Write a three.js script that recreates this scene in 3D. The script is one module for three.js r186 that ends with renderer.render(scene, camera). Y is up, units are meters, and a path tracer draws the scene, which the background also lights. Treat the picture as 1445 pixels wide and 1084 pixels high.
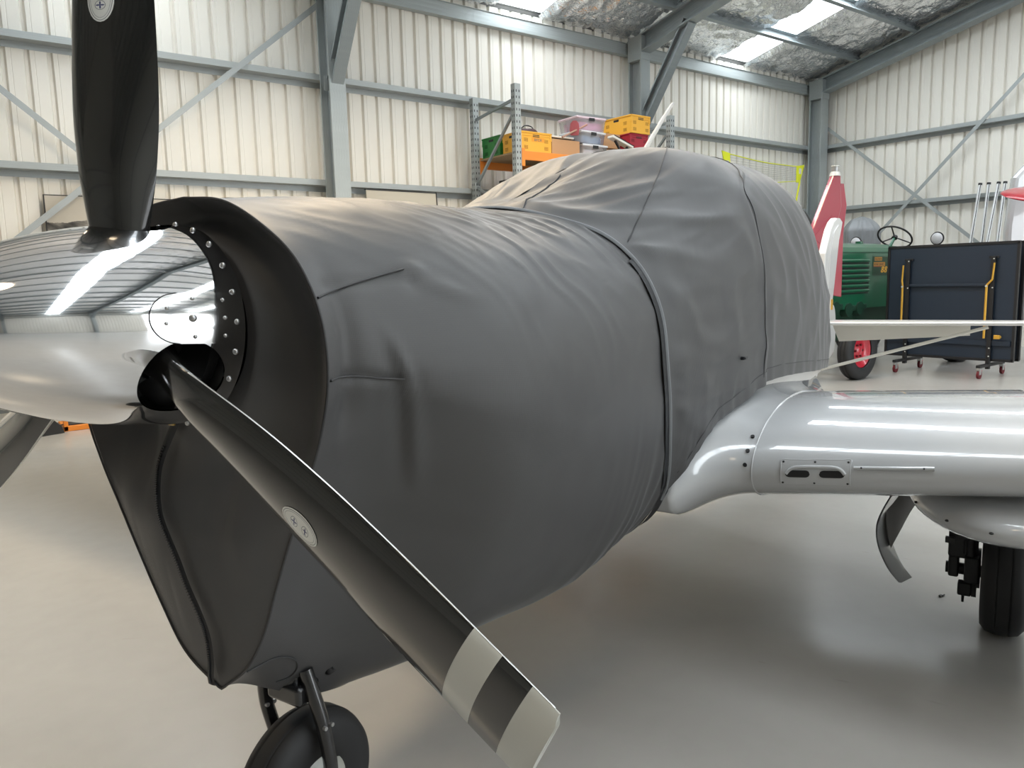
import * as THREE from 'three';
import { RectAreaLightUniformsLib } from 'three/addons/lights/RectAreaLightUniformsLib.js';
import { mergeGeometries, mergeVertices, toCreasedNormals } from 'three/addons/utils/BufferGeometryUtils.js';
import { RoundedBoxGeometry } from 'three/addons/geometries/RoundedBoxGeometry.js';
import { ImprovedNoise } from 'three/addons/math/ImprovedNoise.js';
import { Brush, Evaluator, SUBTRACTION } from 'three-bvh-csg';

// ---------------------------------------------------------------- camera, sky, light, exposure
const W = 1445, H = 1084, FOCAL = 1086;
const scene = new THREE.Scene();
const camera = new THREE.PerspectiveCamera(2 * Math.atan(H / 2 / FOCAL) * 180 / Math.PI, W / H, 0.05, 200);
{
  const yaw = 52.95 * Math.PI / 180, pitch = 7.747 * Math.PI / 180, roll = -1.475 * Math.PI / 180;
  const f = new THREE.Vector3(Math.cos(yaw) * Math.cos(pitch), -Math.sin(pitch), -Math.sin(yaw) * Math.cos(pitch));
  const r = new THREE.Vector3(Math.sin(yaw), 0, Math.cos(yaw));
  const u = new THREE.Vector3().crossVectors(r, f);
  const r2 = r.clone().multiplyScalar(Math.cos(roll)).addScaledVector(u, Math.sin(roll));
  const u2 = u.clone().multiplyScalar(Math.cos(roll)).addScaledVector(r, -Math.sin(roll));
  camera.matrixAutoUpdate = true;
  camera.quaternion.setFromRotationMatrix(new THREE.Matrix4().makeBasis(r2, u2, f.clone().negate()));
  camera.position.set(0, 1.35, 0);
}
scene.add(camera);
scene.background = new THREE.Color(3.3, 3.45, 3.6);
const EXPOSURE = 1.85;
const SKYLIGHT_GLOW = 2.2, SKYLIGHT_LIGHT = 4.4, LAMP_GLOW = 2.0, LAMP_LIGHT = 9;
const SKY_COLOR = new THREE.Color(0.88, 0.95, 1.0), WARM = new THREE.Color(1.0, 0.79, 0.53);
RectAreaLightUniformsLib.init();

// ---------------------------------------------------------------- helpers
const noise = new ImprovedNoise();
const nz = (x, y, z = 0) => noise.noise(x, y, z);
const fbm = (x, y, z = 0, o = 4) => { let a = 0, s = 0.5; for (let i = 0; i < o; i++) { a += s * nz(x, y, z + i * 7.3); x *= 2.03; y *= 2.03; s *= 0.5; } return a; };
let seed = 20240517;
const rnd = () => { seed = (seed * 1664525 + 1013904223) >>> 0; return seed / 4294967296; };
const lerp = (a, b, t) => a + (b - a) * t, clamp = (v, a = 0, b = 1) => Math.min(b, Math.max(a, v));
const smooth = (a, b, v) => { const t = clamp((v - a) / (b - a)); return t * t * (3 - 2 * t); };
const interp = (x, xs, ys) => { if (x <= xs[0]) return ys[0]; for (let i = 1; i < xs.length; i++) if (x <= xs[i]) return lerp(ys[i - 1], ys[i], (x - xs[i - 1]) / (xs[i] - xs[i - 1])); return ys[ys.length - 1]; };
const cubic = (x, xs, ys) => {          // smooth curve through the points
  const n = xs.length; if (x <= xs[0]) return ys[0]; if (x >= xs[n - 1]) return ys[n - 1];
  let i = 0; while (x > xs[i + 1]) i++;
  const m = (k) => k === 0 ? (ys[1] - ys[0]) / (xs[1] - xs[0]) : k === n - 1 ? (ys[n - 1] - ys[n - 2]) / (xs[n - 1] - xs[n - 2]) : (ys[k + 1] - ys[k - 1]) / (xs[k + 1] - xs[k - 1]);
  const h = xs[i + 1] - xs[i], t = (x - xs[i]) / h, s = 1 - t;
  return ys[i] * (1 + 2 * t) * s * s + m(i) * h * t * s * s + ys[i + 1] * t * t * (3 - 2 * t) + m(i + 1) * h * t * t * (t - 1);
};
const used = {};
const numbered = (n) => { const k = used[n] = (used[n] ?? -1) + 1; return k ? n + '_' + String(k).padStart(3, '0') : n; };
const V = (x, y, z) => new THREE.Vector3(x, y, z);
function mesh(name, geo, mat, parent) {
  const g = Array.isArray(geo) ? merge(geo) : geo;
  const m = new THREE.Mesh(g, mat); m.castShadow = m.receiveShadow = true;
  if (parent) { m.name = name; parent.add(m); } else { m.name = numbered(name); scene.add(m); }
  return m;
}
function merge(list) {
  const l = list.map((g) => { const q = g.index ? g.toNonIndexed() : g; for (const k of Object.keys(q.attributes)) if (!['position', 'normal', 'uv'].includes(k)) q.deleteAttribute(k); if (!q.attributes.uv) q.setAttribute('uv', new THREE.BufferAttribute(new Float32Array(q.attributes.position.count * 2), 2)); return q; });
  return l.length === 1 ? l[0] : mergeGeometries(l);
}
function tag(o, label, category, group) { o.userData = { label, category }; if (group) o.userData.group = group; return o; }
function thing(name, label, category, pos = [0, 0, 0], turn = 0, group) {
  const o = new THREE.Group(); o.name = numbered(name); scene.add(o); o.position.set(...pos); o.rotation.y = turn;
  return tag(o, label, category, group);
}
function structure(name, parent) { const o = new THREE.Group(); o.name = parent ? name : numbered(name); (parent || scene).add(o); if (!parent) o.userData.kind = 'structure'; return o; }
function piece(root, name, pos, turn, label, group) { const c = root.clone(); c.name = numbered(name); scene.add(c); c.position.set(...pos); c.rotation.y = turn; c.userData = { ...root.userData, label }; if (group) c.userData.group = group; return c; }
const box = (w, h, d, x = 0, y = 0, z = 0) => new THREE.BoxGeometry(w, h, d).translate(x, y, z);
const rbox = (w, h, d, r, x = 0, y = 0, z = 0, s = 3) => new RoundedBoxGeometry(w, h, d, s, r).translate(x, y, z);
const cyl = (r0, r1, h, n = 24, x = 0, y = 0, z = 0, axis = 'y') => { const g = new THREE.CylinderGeometry(r0, r1, h, n); if (axis === 'x') g.rotateZ(-Math.PI / 2); if (axis === 'z') g.rotateX(Math.PI / 2); return g.translate(x, y, z); };
const tube = (pts, r, n = 24, k = 8, closed = false) => new THREE.TubeGeometry(new THREE.CatmullRomCurve3(pts, closed, 'centripetal'), n, r, k, closed);
function bar(a, b, w, d, roll = 0) {      // a square bar from a to b
  const v = b.clone().sub(a), L = v.length(), g = new THREE.BoxGeometry(w, L, d); g.rotateY(roll);
  const q = new THREE.Quaternion().setFromUnitVectors(V(0, 1, 0), v.normalize());
  return g.applyQuaternion(q).translate((a.x + b.x) / 2, (a.y + b.y) / 2, (a.z + b.z) / 2);
}
function rod(a, b, r0, r1 = r0, n = 12) {
  const v = b.clone().sub(a), g = new THREE.CylinderGeometry(r1, r0, v.length(), n), q = new THREE.Quaternion().setFromUnitVectors(V(0, 1, 0), v.clone().normalize());
  return g.applyQuaternion(q).translate((a.x + b.x) / 2, (a.y + b.y) / 2, (a.z + b.z) / 2);
}
function grid(nu, nv, f, closeV = false) {   // f(u, v) -> Vector3
  const p = [], uv = [], ix = [];
  for (let i = 0; i <= nu; i++) for (let j = 0; j <= nv; j++) { const q = f(i / nu, j / nv); p.push(q.x, q.y, q.z); uv.push(i / nu, j / nv); }
  for (let i = 0; i < nu; i++) for (let j = 0; j < nv; j++) { const a = i * (nv + 1) + j, b = a + nv + 1; ix.push(a, b, a + 1, b, b + 1, a + 1); }
  const g = new THREE.BufferGeometry(); g.setAttribute('position', new THREE.Float32BufferAttribute(p, 3)); g.setAttribute('uv', new THREE.Float32BufferAttribute(uv, 2)); g.setIndex(ix);
  if (closeV) { g.computeVertexNormals(); const n = g.attributes.normal; for (let i = 0; i <= nu; i++) { const a = i * (nv + 1), b = a + nv; const s = V(n.getX(a) + n.getX(b), n.getY(a) + n.getY(b), n.getZ(a) + n.getZ(b)).normalize(); n.setXYZ(a, s.x, s.y, s.z); n.setXYZ(b, s.x, s.y, s.z); } } else g.computeVertexNormals();
  return g;
}
function extrude(pts, depth, bevel = 0, holes = []) {
  const s = new THREE.Shape(pts.map((p) => new THREE.Vector2(...p)));
  for (const h of holes) s.holes.push(new THREE.Path(h.map((p) => new THREE.Vector2(...p))));
  return new THREE.ExtrudeGeometry(s, { depth: depth - 2 * bevel, bevelEnabled: bevel > 0, bevelSize: bevel, bevelThickness: bevel, bevelSegments: 2, curveSegments: 12 }).translate(0, 0, bevel);
}
function flip(g) { const i = g.index.array; for (let k = 0; k < i.length; k += 3) { const t = i[k]; i[k] = i[k + 1]; i[k + 1] = t; } g.computeVertexNormals(); return g; }

// ---------------------------------------------------------------- textures and materials
function dataTex(n, f, srgb = true, repeat = 1) {
  const d = new Uint8Array(n * n * 4);
  for (let j = 0; j < n; j++) for (let i = 0; i < n; i++) { const c = f(i / n, j / n), k = (j * n + i) * 4; d[k] = clamp(c[0]) * 255; d[k + 1] = clamp(c[1]) * 255; d[k + 2] = clamp(c[2]) * 255; d[k + 3] = 255; }
  const t = new THREE.DataTexture(d, n, n); t.magFilter = THREE.LinearFilter; t.minFilter = THREE.LinearMipmapLinearFilter; t.generateMipmaps = true; t.wrapS = t.wrapT = THREE.RepeatWrapping; t.repeat.set(repeat, repeat);
  if (srgb) t.colorSpace = THREE.SRGBColorSpace; t.needsUpdate = true; return t;
}
function canvasTex(w, h, draw) { const c = document.createElement('canvas'); c.width = w; c.height = h; draw(c.getContext('2d'), w, h); const t = new THREE.CanvasTexture(c); t.colorSpace = THREE.SRGBColorSpace; return t; }
// noise that tiles over the unit square
const tiled = (u, v, f, z = 0) => { const a = (x, y) => fbm(x * f, y * f, z, 3); const l = (x, y) => { const p = a(x, y), q = a(x - 1, y), r = a(x, y - 1), s = a(x - 1, y - 1); return (p * (1 - x) + q * x) * (1 - y) + (r * (1 - x) + s * x) * y; }; return l(u, v); };
const std = (o) => new THREE.MeshStandardMaterial({ side: THREE.DoubleSide, ...o });
const phys = (o) => new THREE.MeshPhysicalMaterial({ side: THREE.DoubleSide, ...o });
const rgb = (r, g, b) => new THREE.Color().setRGB(r, g, b);
const SCRATCH = [[0.12, 0.2, 0.3, 0.28], [0.55, 0.62, 0.62, 0.8], [0.7, 0.15, 0.84, 0.11], [0.3, 0.72, 0.4, 0.9], [0.86, 0.5, 0.9, 0.62], [0.08, 0.55, 0.2, 0.5], [0.45, 0.35, 0.5, 0.33]];
const scratch = (u, v) => { let m = 0; for (const [a, b, c, d] of SCRATCH) { const k = clamp(((u - a) * (c - a) + (v - b) * (d - b)) / ((c - a) ** 2 + (d - b) ** 2)), e = Math.hypot(u - lerp(a, c, k), v - lerp(b, d, k) - 0.004 * Math.sin(k * 9)); m = Math.max(m, 1 - e / 0.0016); } return Math.max(0, m); };
const floorMap = dataTex(1024, (u, v) => { const n = 0.69 + 0.022 * tiled(u, v, 5) + 0.022 * tiled(u, v, 40, 5) - 0.07 * scratch(u, v) * (0.5 + tiled(u, v, 30, 2)); return [n * 1.0, n * 0.985, n * 0.955]; }, true, 0.25);
const foilBump = dataTex(512, (u, v) => { const a = 1 - Math.abs(2 * tiled(u, v, 9, 2)), b = 1 - Math.abs(2.4 * tiled(u, v, 23, 8)); const n = 0.6 * a + 0.4 * b; return [n, n, n]; }, false, 1);
const clothBump = dataTex(256, (u, v) => { const n = 0.5 + 0.22 * Math.sin(u * 256 * Math.PI / 2) * 0.5 + 0.22 * Math.sin(v * 256 * Math.PI / 2) * 0.5 + 0.2 * tiled(u, v, 8); return [n, n, n]; }, false, 6);
const galvMap = dataTex(256, (u, v) => { const n = 0.66 + 0.16 * tiled(u, v, 12) + 0.1 * tiled(u, v, 40, 4); return [n * 0.97, n, n * 1.01]; }, true, 3);
const boardMap = dataTex(256, (u, v) => { const n = 0.62 + 0.2 * tiled(u, v, 40) + 0.1 * tiled(u, v, 10, 4); return [n, n * 0.86, n * 0.66]; }, true, 2);
const M = {
  floor: phys({ map: floorMap, roughness: 0.27, metalness: 0, clearcoat: 0.15, clearcoatRoughness: 0.16 }),
  sheet: std({ color: rgb(0.83, 0.8, 0.73), roughness: 0.42, metalness: 0 }),
  slab: std({ color: rgb(0.35, 0.35, 0.34), roughness: 0.8 }),
  galv: std({ color: rgb(1, 1.02, 1.0), map: galvMap, roughness: 0.45, metalness: 0.3 }),
  girt: std({ color: rgb(1, 1, 0.98), map: galvMap, roughness: 0.4, metalness: 0.25 }),
  dark_steel: std({ color: rgb(0.78, 0.83, 0.85), map: galvMap, roughness: 0.42, metalness: 0.35 }),
  foil: std({ color: rgb(0.93, 0.94, 0.96), roughness: 0.24, metalness: 0.92, bumpMap: foilBump, bumpScale: 0.02 }),
  skylight: std({ color: 0xffffff, emissive: SKY_COLOR, emissiveIntensity: SKYLIGHT_GLOW, roughness: 0.5 }),
  cover: phys({ color: rgb(0.078, 0.077, 0.078), roughness: 0.5, ior: 1.5, sheen: 1, sheenRoughness: 0.35, sheenColor: rgb(0.6, 0.6, 0.6), bumpMap: clothBump, bumpScale: 0.0004 }),
  piping: std({ color: rgb(0.05, 0.05, 0.052), roughness: 0.6 }),
  binding: std({ color: rgb(0.2, 0.21, 0.22), roughness: 0.5 }),
  zip: std({ color: rgb(0.008, 0.009, 0.012), roughness: 0.5 }),
  teeth: std({ color: rgb(0.03, 0.031, 0.034), roughness: 0.3, metalness: 0.3 }),
  brass: std({ color: rgb(0.6, 0.42, 0.16), roughness: 0.3, metalness: 1 }),
  chrome: std({ color: rgb(0.8, 0.8, 0.81), roughness: 0.045, metalness: 1 }),
  chrome2: std({ color: rgb(0.84, 0.83, 0.82), roughness: 0.08, metalness: 1 }),
  blade: phys({ color: rgb(0.013, 0.013, 0.012), roughness: 0.22, clearcoat: 1, clearcoatRoughness: 0.06 }),
  bladeWhite: phys({ color: rgb(0.62, 0.63, 0.59), roughness: 0.3, clearcoat: 0.6, clearcoatRoughness: 0.1 }),
  erosion: std({ color: rgb(0.6, 0.6, 0.59), roughness: 0.35, metalness: 0.7 }),
  tailWhite: phys({ color: rgb(0.74, 0.73, 0.71), roughness: 0.3, clearcoat: 0.6, clearcoatRoughness: 0.1 }),
  white: phys({ color: rgb(0.57, 0.58, 0.59), roughness: 0.25, clearcoat: 1, clearcoatRoughness: 0.04 }),
  cream: std({ color: rgb(0.74, 0.72, 0.66), roughness: 0.45 }),
  black: std({ color: rgb(0.012, 0.012, 0.013), roughness: 0.5 }),
  blackGloss: phys({ color: rgb(0.012, 0.012, 0.013), roughness: 0.25, clearcoat: 0.6, clearcoatRoughness: 0.15 }),
  rubber: std({ color: rgb(0.016, 0.016, 0.017), roughness: 0.62 }),
  metalGrey: std({ color: rgb(0.5, 0.5, 0.5), roughness: 0.35, metalness: 0.9 }),
  primer: std({ color: rgb(0.07, 0.065, 0.06), roughness: 0.7 }),
  orange: std({ color: rgb(0.78, 0.25, 0.03), roughness: 0.45 }),
  orangeDark: std({ color: rgb(0.5, 0.09, 0.02), roughness: 0.5 }),
  board: std({ map: boardMap, roughness: 0.85 }),
  card: std({ color: rgb(0.5, 0.29, 0.15), roughness: 0.9 }),
  yellow: std({ color: rgb(0.82, 0.42, 0.04), roughness: 0.45 }),
  yellowDark: std({ color: rgb(0.36, 0.17, 0.015), roughness: 0.6 }),
  green: std({ color: rgb(0.02, 0.2, 0.035), roughness: 0.45 }),
  greenDark: std({ color: rgb(0.008, 0.08, 0.014), roughness: 0.6 }),
  redCrate: std({ color: rgb(0.35, 0.012, 0.03), roughness: 0.45 }),
  redDark: std({ color: rgb(0.14, 0.006, 0.012), roughness: 0.6 }),
  clear: std({ color: rgb(0.62, 0.63, 0.66), roughness: 0.3 }),
  clearBox: phys({ color: rgb(0.9, 0.9, 0.93), roughness: 0.25, transmission: 0.75, thickness: 0 }),
  pink: std({ color: rgb(0.62, 0.2, 0.36), roughness: 0.6 }),
  blueStuff: std({ color: rgb(0.16, 0.28, 0.45), roughness: 0.7 }),
  tractorGreen: phys({ color: rgb(0.005, 0.1, 0.045), roughness: 0.35, clearcoat: 0.7, clearcoatRoughness: 0.12 }),
  tractorDark: std({ color: rgb(0.004, 0.035, 0.018), roughness: 0.5 }),
  red: phys({ color: rgb(0.5, 0.012, 0.03), roughness: 0.3, clearcoat: 0.8, clearcoatRoughness: 0.08 }),
  redFin: phys({ color: rgb(0.36, 0.03, 0.055), roughness: 0.28, clearcoat: 1, clearcoatRoughness: 0.05 }),
  navy: std({ color: rgb(0.016, 0.027, 0.045), roughness: 0.45 }),
  gold: std({ color: rgb(0.75, 0.42, 0.06), roughness: 0.35, metalness: 0.4 }),
  tarp: std({ color: rgb(0.24, 0.25, 0.26), roughness: 0.5, metalness: 0.1 }),
  pole: std({ color: rgb(0.8, 0.81, 0.82), roughness: 0.3, metalness: 0.4 }),
  neon: std({ color: rgb(0.72, 0.75, 0.02), roughness: 0.6 }),
  net: std({ color: rgb(0.25, 0.25, 0.25), roughness: 0.8 }),
  glass: phys({ color: 0xffffff, roughness: 0.05, transmission: 1, thickness: 0 }),
};

// ---------------------------------------------------------------- the hangar (long wall along x at z = -9.14, end wall at x = 14.75)
const ZW = -9.14, XE = 14.75, XS = -11.5, ZG = -8.99, XG = 14.6, SLOPE = 0.2267, ZR = 0.9, ZF = 2 * ZR - ZW;
const PITCH = Math.atan(SLOPE);
const rafterY = (z) => 4.76 + SLOPE * ((z > ZR ? 2 * ZR - z : z) + 8.93);   // underside of the rafters
const roofY = (z) => rafterY(z) + 0.43;
const FRAMES = [14.45, 9.36, 4.13, -1.1, -6.3];
{
  const g = box(XE - XS + 0.4, 0.3, ZF - ZW + 0.4, (XE + XS) / 2, -0.15, (ZF + ZW) / 2), p = g.attributes.position, uv = g.attributes.uv;
  for (let i = 0; i < p.count; i++) uv.setXY(i, p.getX(i), p.getZ(i));
  const f = mesh('floor', g, M.floor); f.userData.kind = 'structure';
}
// ribbed steel sheets: flat pans with ribs standing outwards every 0.2 m
function sheetGeo(w, yTop0, yTop1, y0 = 0) {
  const pts = [], n = Math.round(w / 0.2), pr = [[0, 0], [0.068, 0], [0.082, -0.042], [0.108, -0.042], [0.122, 0], [0.155, 0], [0.158, -0.003], [0.163, -0.003], [0.166, 0]];
  for (let i = 0; i < n; i++) for (const [x, z] of pr) pts.push([i * 0.2 + x, z]);
  pts.push([w, 0]);
  const pos = [], ix = [], uv = [];
  for (let i = 0; i < pts.length - 1; i++) {
    const [a, za] = pts[i], [b, zb] = pts[i + 1], k = pos.length / 3, ya = lerp(yTop0, yTop1, a / w), yb = lerp(yTop0, yTop1, b / w);
    pos.push(a, y0, za, b, y0, zb, b, yb, zb, a, ya, za); uv.push(a, y0, b, y0, b, yb, a, ya); ix.push(k, k + 1, k + 2, k, k + 2, k + 3);
  }
  const g = new THREE.BufferGeometry(); g.setAttribute('position', new THREE.Float32BufferAttribute(pos, 3)); g.setAttribute('uv', new THREE.Float32BufferAttribute(uv, 2)); g.setIndex(ix); g.computeVertexNormals(); return g;
}
// a cold-formed girt: web with two lipped flanges, along +x from 0 to L; z = 0 is the inner face, the wall is at -D
function girtGeo(L, Dp = 0.15, h = 0.16) {
  const t = 0.004;
  return merge([box(L, h, t, L / 2, 0, -Dp / 2 + 0.03), box(L, t, Dp, L / 2, h / 2, -Dp / 2), box(L, t, Dp, L / 2, -h / 2, -Dp / 2), box(L, 0.03, t, L / 2, -h / 2 + 0.015, 0), box(L, 0.028, t, L / 2, h / 2 - 0.014, -Dp + 0.02)]);
}
const girtZ = (L) => { const t = 0.003, Dp = 0.148; return merge([   // Z girt: horizontal web, outer flange down on the sheet, inner flange up
  box(L, t, Dp, L / 2, 0.065, Dp / 2 + 0.002), box(L, 0.065, t, L / 2, 0.0325, 0.002), box(L, 0.065, t, L / 2, 0.0975, Dp), box(L, t, 0.016, L / 2, 0.129, Dp - 0.008)]); };
const DOOR = [7.55, 13.95, 4.4];          // open sliding door in the near long wall: x from, x to, height
function longWall(name, z, sign, withDetail) {
  const hh = roofY(ZW) + 0.15, slab = (a, b, y0) => box(b - a, hh - y0, 0.08, (a + b) / 2, (hh + y0) / 2, z - sign * 0.1);
  const w = mesh(name, sign > 0 ? slab(XS - 0.15, XE + 0.15, 0) : [slab(XS - 0.15, DOOR[0], 0), slab(DOOR[0], DOOR[1], DOOR[2]), slab(DOOR[1], XE + 0.15, 0)], M.slab); w.userData.kind = 'structure';
  const g = sheetGeo(0.8, roofY(ZW) - 0.02, roofY(ZW) - 0.02);
  const gd = sheetGeo(0.8, roofY(ZW) - 0.02, roofY(ZW) - 0.02, DOOR[2]);
  for (let x = XE - 0.8; x > XS - 0.8; x -= 0.8) { const s = mesh('wall_sheet', sign < 0 && x + 0.4 > DOOR[0] && x + 0.4 < DOOR[1] ? gd : g, M.sheet, w); s.position.set(sign > 0 ? x : x + 0.8, 0, z); if (sign < 0) s.rotation.y = Math.PI; }
  for (const y of sign > 0 ? [0.15, 1.25, 2.475, 3.70] : [4.4]) { const gm = mesh('girt', girtZ(XE - XS), M.girt, w); gm.position.set(sign > 0 ? XS : XE, y, z); if (sign < 0) gm.rotation.y = Math.PI; if (!withDetail && y < 2) w.remove(gm); }
  const ev = mesh('eave_purlin', girtGeo(XE - XS, 0.1, 0.18).translate(0, 0, 0.11), M.galv, w); ev.position.set(sign > 0 ? XS : XE, 4.915, z); if (sign < 0) ev.rotation.y = Math.PI;
  return w;
}
const wallLeft = longWall('wall_left', ZW, 1, true);
longWall('wall_right', ZF, -1, false);
function endWall(name, x, sign) {           // gable
  const mid = (ZF + ZW) / 2, top = roofY(ZR), s = new THREE.Shape([new THREE.Vector2(ZW, 0), new THREE.Vector2(ZF, 0), new THREE.Vector2(ZF, roofY(ZF) + 0.1), new THREE.Vector2(ZR, top + 0.1), new THREE.Vector2(ZW, roofY(ZW) + 0.1)]);
  const g = new THREE.ExtrudeGeometry(s, { depth: 0.08, bevelEnabled: false }); g.rotateY(-Math.PI / 2);      // shape x -> world z
  const w = mesh(name, g.translate(x + (sign > 0 ? 0.17 : -0.06), 0, 0), M.slab); w.userData.kind = 'structure';
  for (let z = ZW; z < ZF - 0.01; z += 0.8) {
    const za = z, zb = Math.min(z + 0.8, ZF);
    const h0 = roofY(za) - 0.02, h1 = roofY(zb) - 0.02, s2 = mesh('wall_sheet', sign > 0 ? sheetGeo(0.8, h0, h1) : sheetGeo(0.8, h1, h0), M.sheet, w);
    if (sign > 0) { s2.rotation.y = -Math.PI / 2; s2.position.set(x, 0, za); } else { s2.rotation.y = Math.PI / 2; s2.position.set(x, 0, zb); }
  }
  for (const y of [1.25, 2.475, 3.70]) {
    const half = y < 4.9 ? ZF - ZW : (ZF - ZW) - 2 * Math.max(0, (y + 0.5 - roofY(ZW)) / SLOPE), gm = mesh('girt', girtZ(half), M.girt, w);
    if (sign > 0) { gm.rotation.y = -Math.PI / 2; gm.position.set(x, y, mid - half / 2); } else { gm.rotation.y = Math.PI / 2; gm.position.set(x, y, mid + half / 2); }
  }
  return w;
}
const wallEnd = endWall('wall_end', XE, 1);
endWall('wall_back', XS, -1);
// flat cross bracing straps on the girts
mesh('forecourt', box(60, 0.1, 40, 5, -0.06, ZF + 20.35), std({ color: rgb(0.45, 0.44, 0.42), roughness: 0.9 })).userData.kind = 'structure';
const strap = (a, b, w) => bar(a, b, 0.045, 0.004, 0);
{
  const s = (p, q, wall, roll) => mesh('bracing_strap', bar(V(...p), V(...q), roll ? 0.004 : 0.06, roll ? 0.06 : 0.004), M.girt, wall);
  s([-0.78, 4.6, ZG + 0.012], [4.2, 0.35, ZG + 0.012], wallLeft);
  s([-0.83, 0.5, ZG + 0.018], [4.2, 4.74, ZG + 0.018], wallLeft);
  s([XG - 0.012, 4.35, -8.98], [XG - 0.012, 0.3, -4.1], wallEnd, 1);
  s([XG - 0.018, 4.75, -5.0], [XG - 0.018, 0.7, -8.9], wallEnd, 1);
  s([XG - 0.012, 4.35, -4.0], [XG - 0.012, 0.3, 0.8], wallEnd, 1);
}
// portal frames: doubled C columns, rafters, knee braces
const cSection = (L, depth, width) => {      // two channels back to back along +y; depth on z, width on x
  const t = 0.004, l = [];
  for (const s of [-1, 1]) l.push(box(t, L, depth, s * 0.006, L / 2, 0), box(width / 2, L, t, s * width / 4, L / 2, depth / 2), box(width / 2, L, t, s * width / 4, L / 2, -depth / 2), box(t, L, 0.025, s * width / 2, L / 2, depth / 2 - 0.0125), box(t, L, 0.025, s * width / 2, L / 2, -depth / 2 + 0.0125));
  return merge(l);
};
FRAMES.forEach((x, i) => {
  const f = structure('portal_frame');
  const end = i === 0, wdt = end ? 0.24 : 0.2;
  for (const s of [1, -1]) {
    const zc = s > 0 ? ZG + 0.135 : 2 * ZR - ZG - 0.135, c = mesh('column', cSection(rafterY(zc) + 0.26, 0.27, wdt), M.galv, f); c.position.set(x, 0, zc);
    const L = (ZR - ZG) / Math.cos(PITCH), r = mesh('rafter', cSection(L, 0.27, wdt), M.dark_steel, f);
    const y0 = rafterY(ZG) + 0.135; r.position.set(x, y0, s > 0 ? ZG : 2 * ZR - ZG); r.rotation.x = s > 0 ? Math.PI / 2 - PITCH : -(Math.PI / 2 - PITCH);
    mesh('haunch_plate', rbox(wdt + 0.012, 0.36, 0.29, 0.004, x, rafterY(zc) + 0.1, zc), M.galv, f);
    if (!end) {
      const kp = (z) => (s > 0 ? z : 2 * ZR - z), a = V(x, 3.62, kp(-8.86)), b = V(x, rafterY(-7.85) + 0.04, kp(-7.85)), v = b.clone().sub(a);
      const k = mesh('knee_brace', cSection(v.length(), 0.16, 0.15), M.dark_steel, f); k.position.copy(a); k.quaternion.setFromUnitVectors(V(0, 1, 0), v.clone().normalize());
      mesh('cleat', [box(wdt + 0.02, 0.16, 0.012, x, 3.7, kp(-8.85)), cyl(0.012, 0.012, 0.02, 6, x + 0.1, 2.9, kp(-8.99), 'x')], M.galv, f);
    }
  }
});
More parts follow.
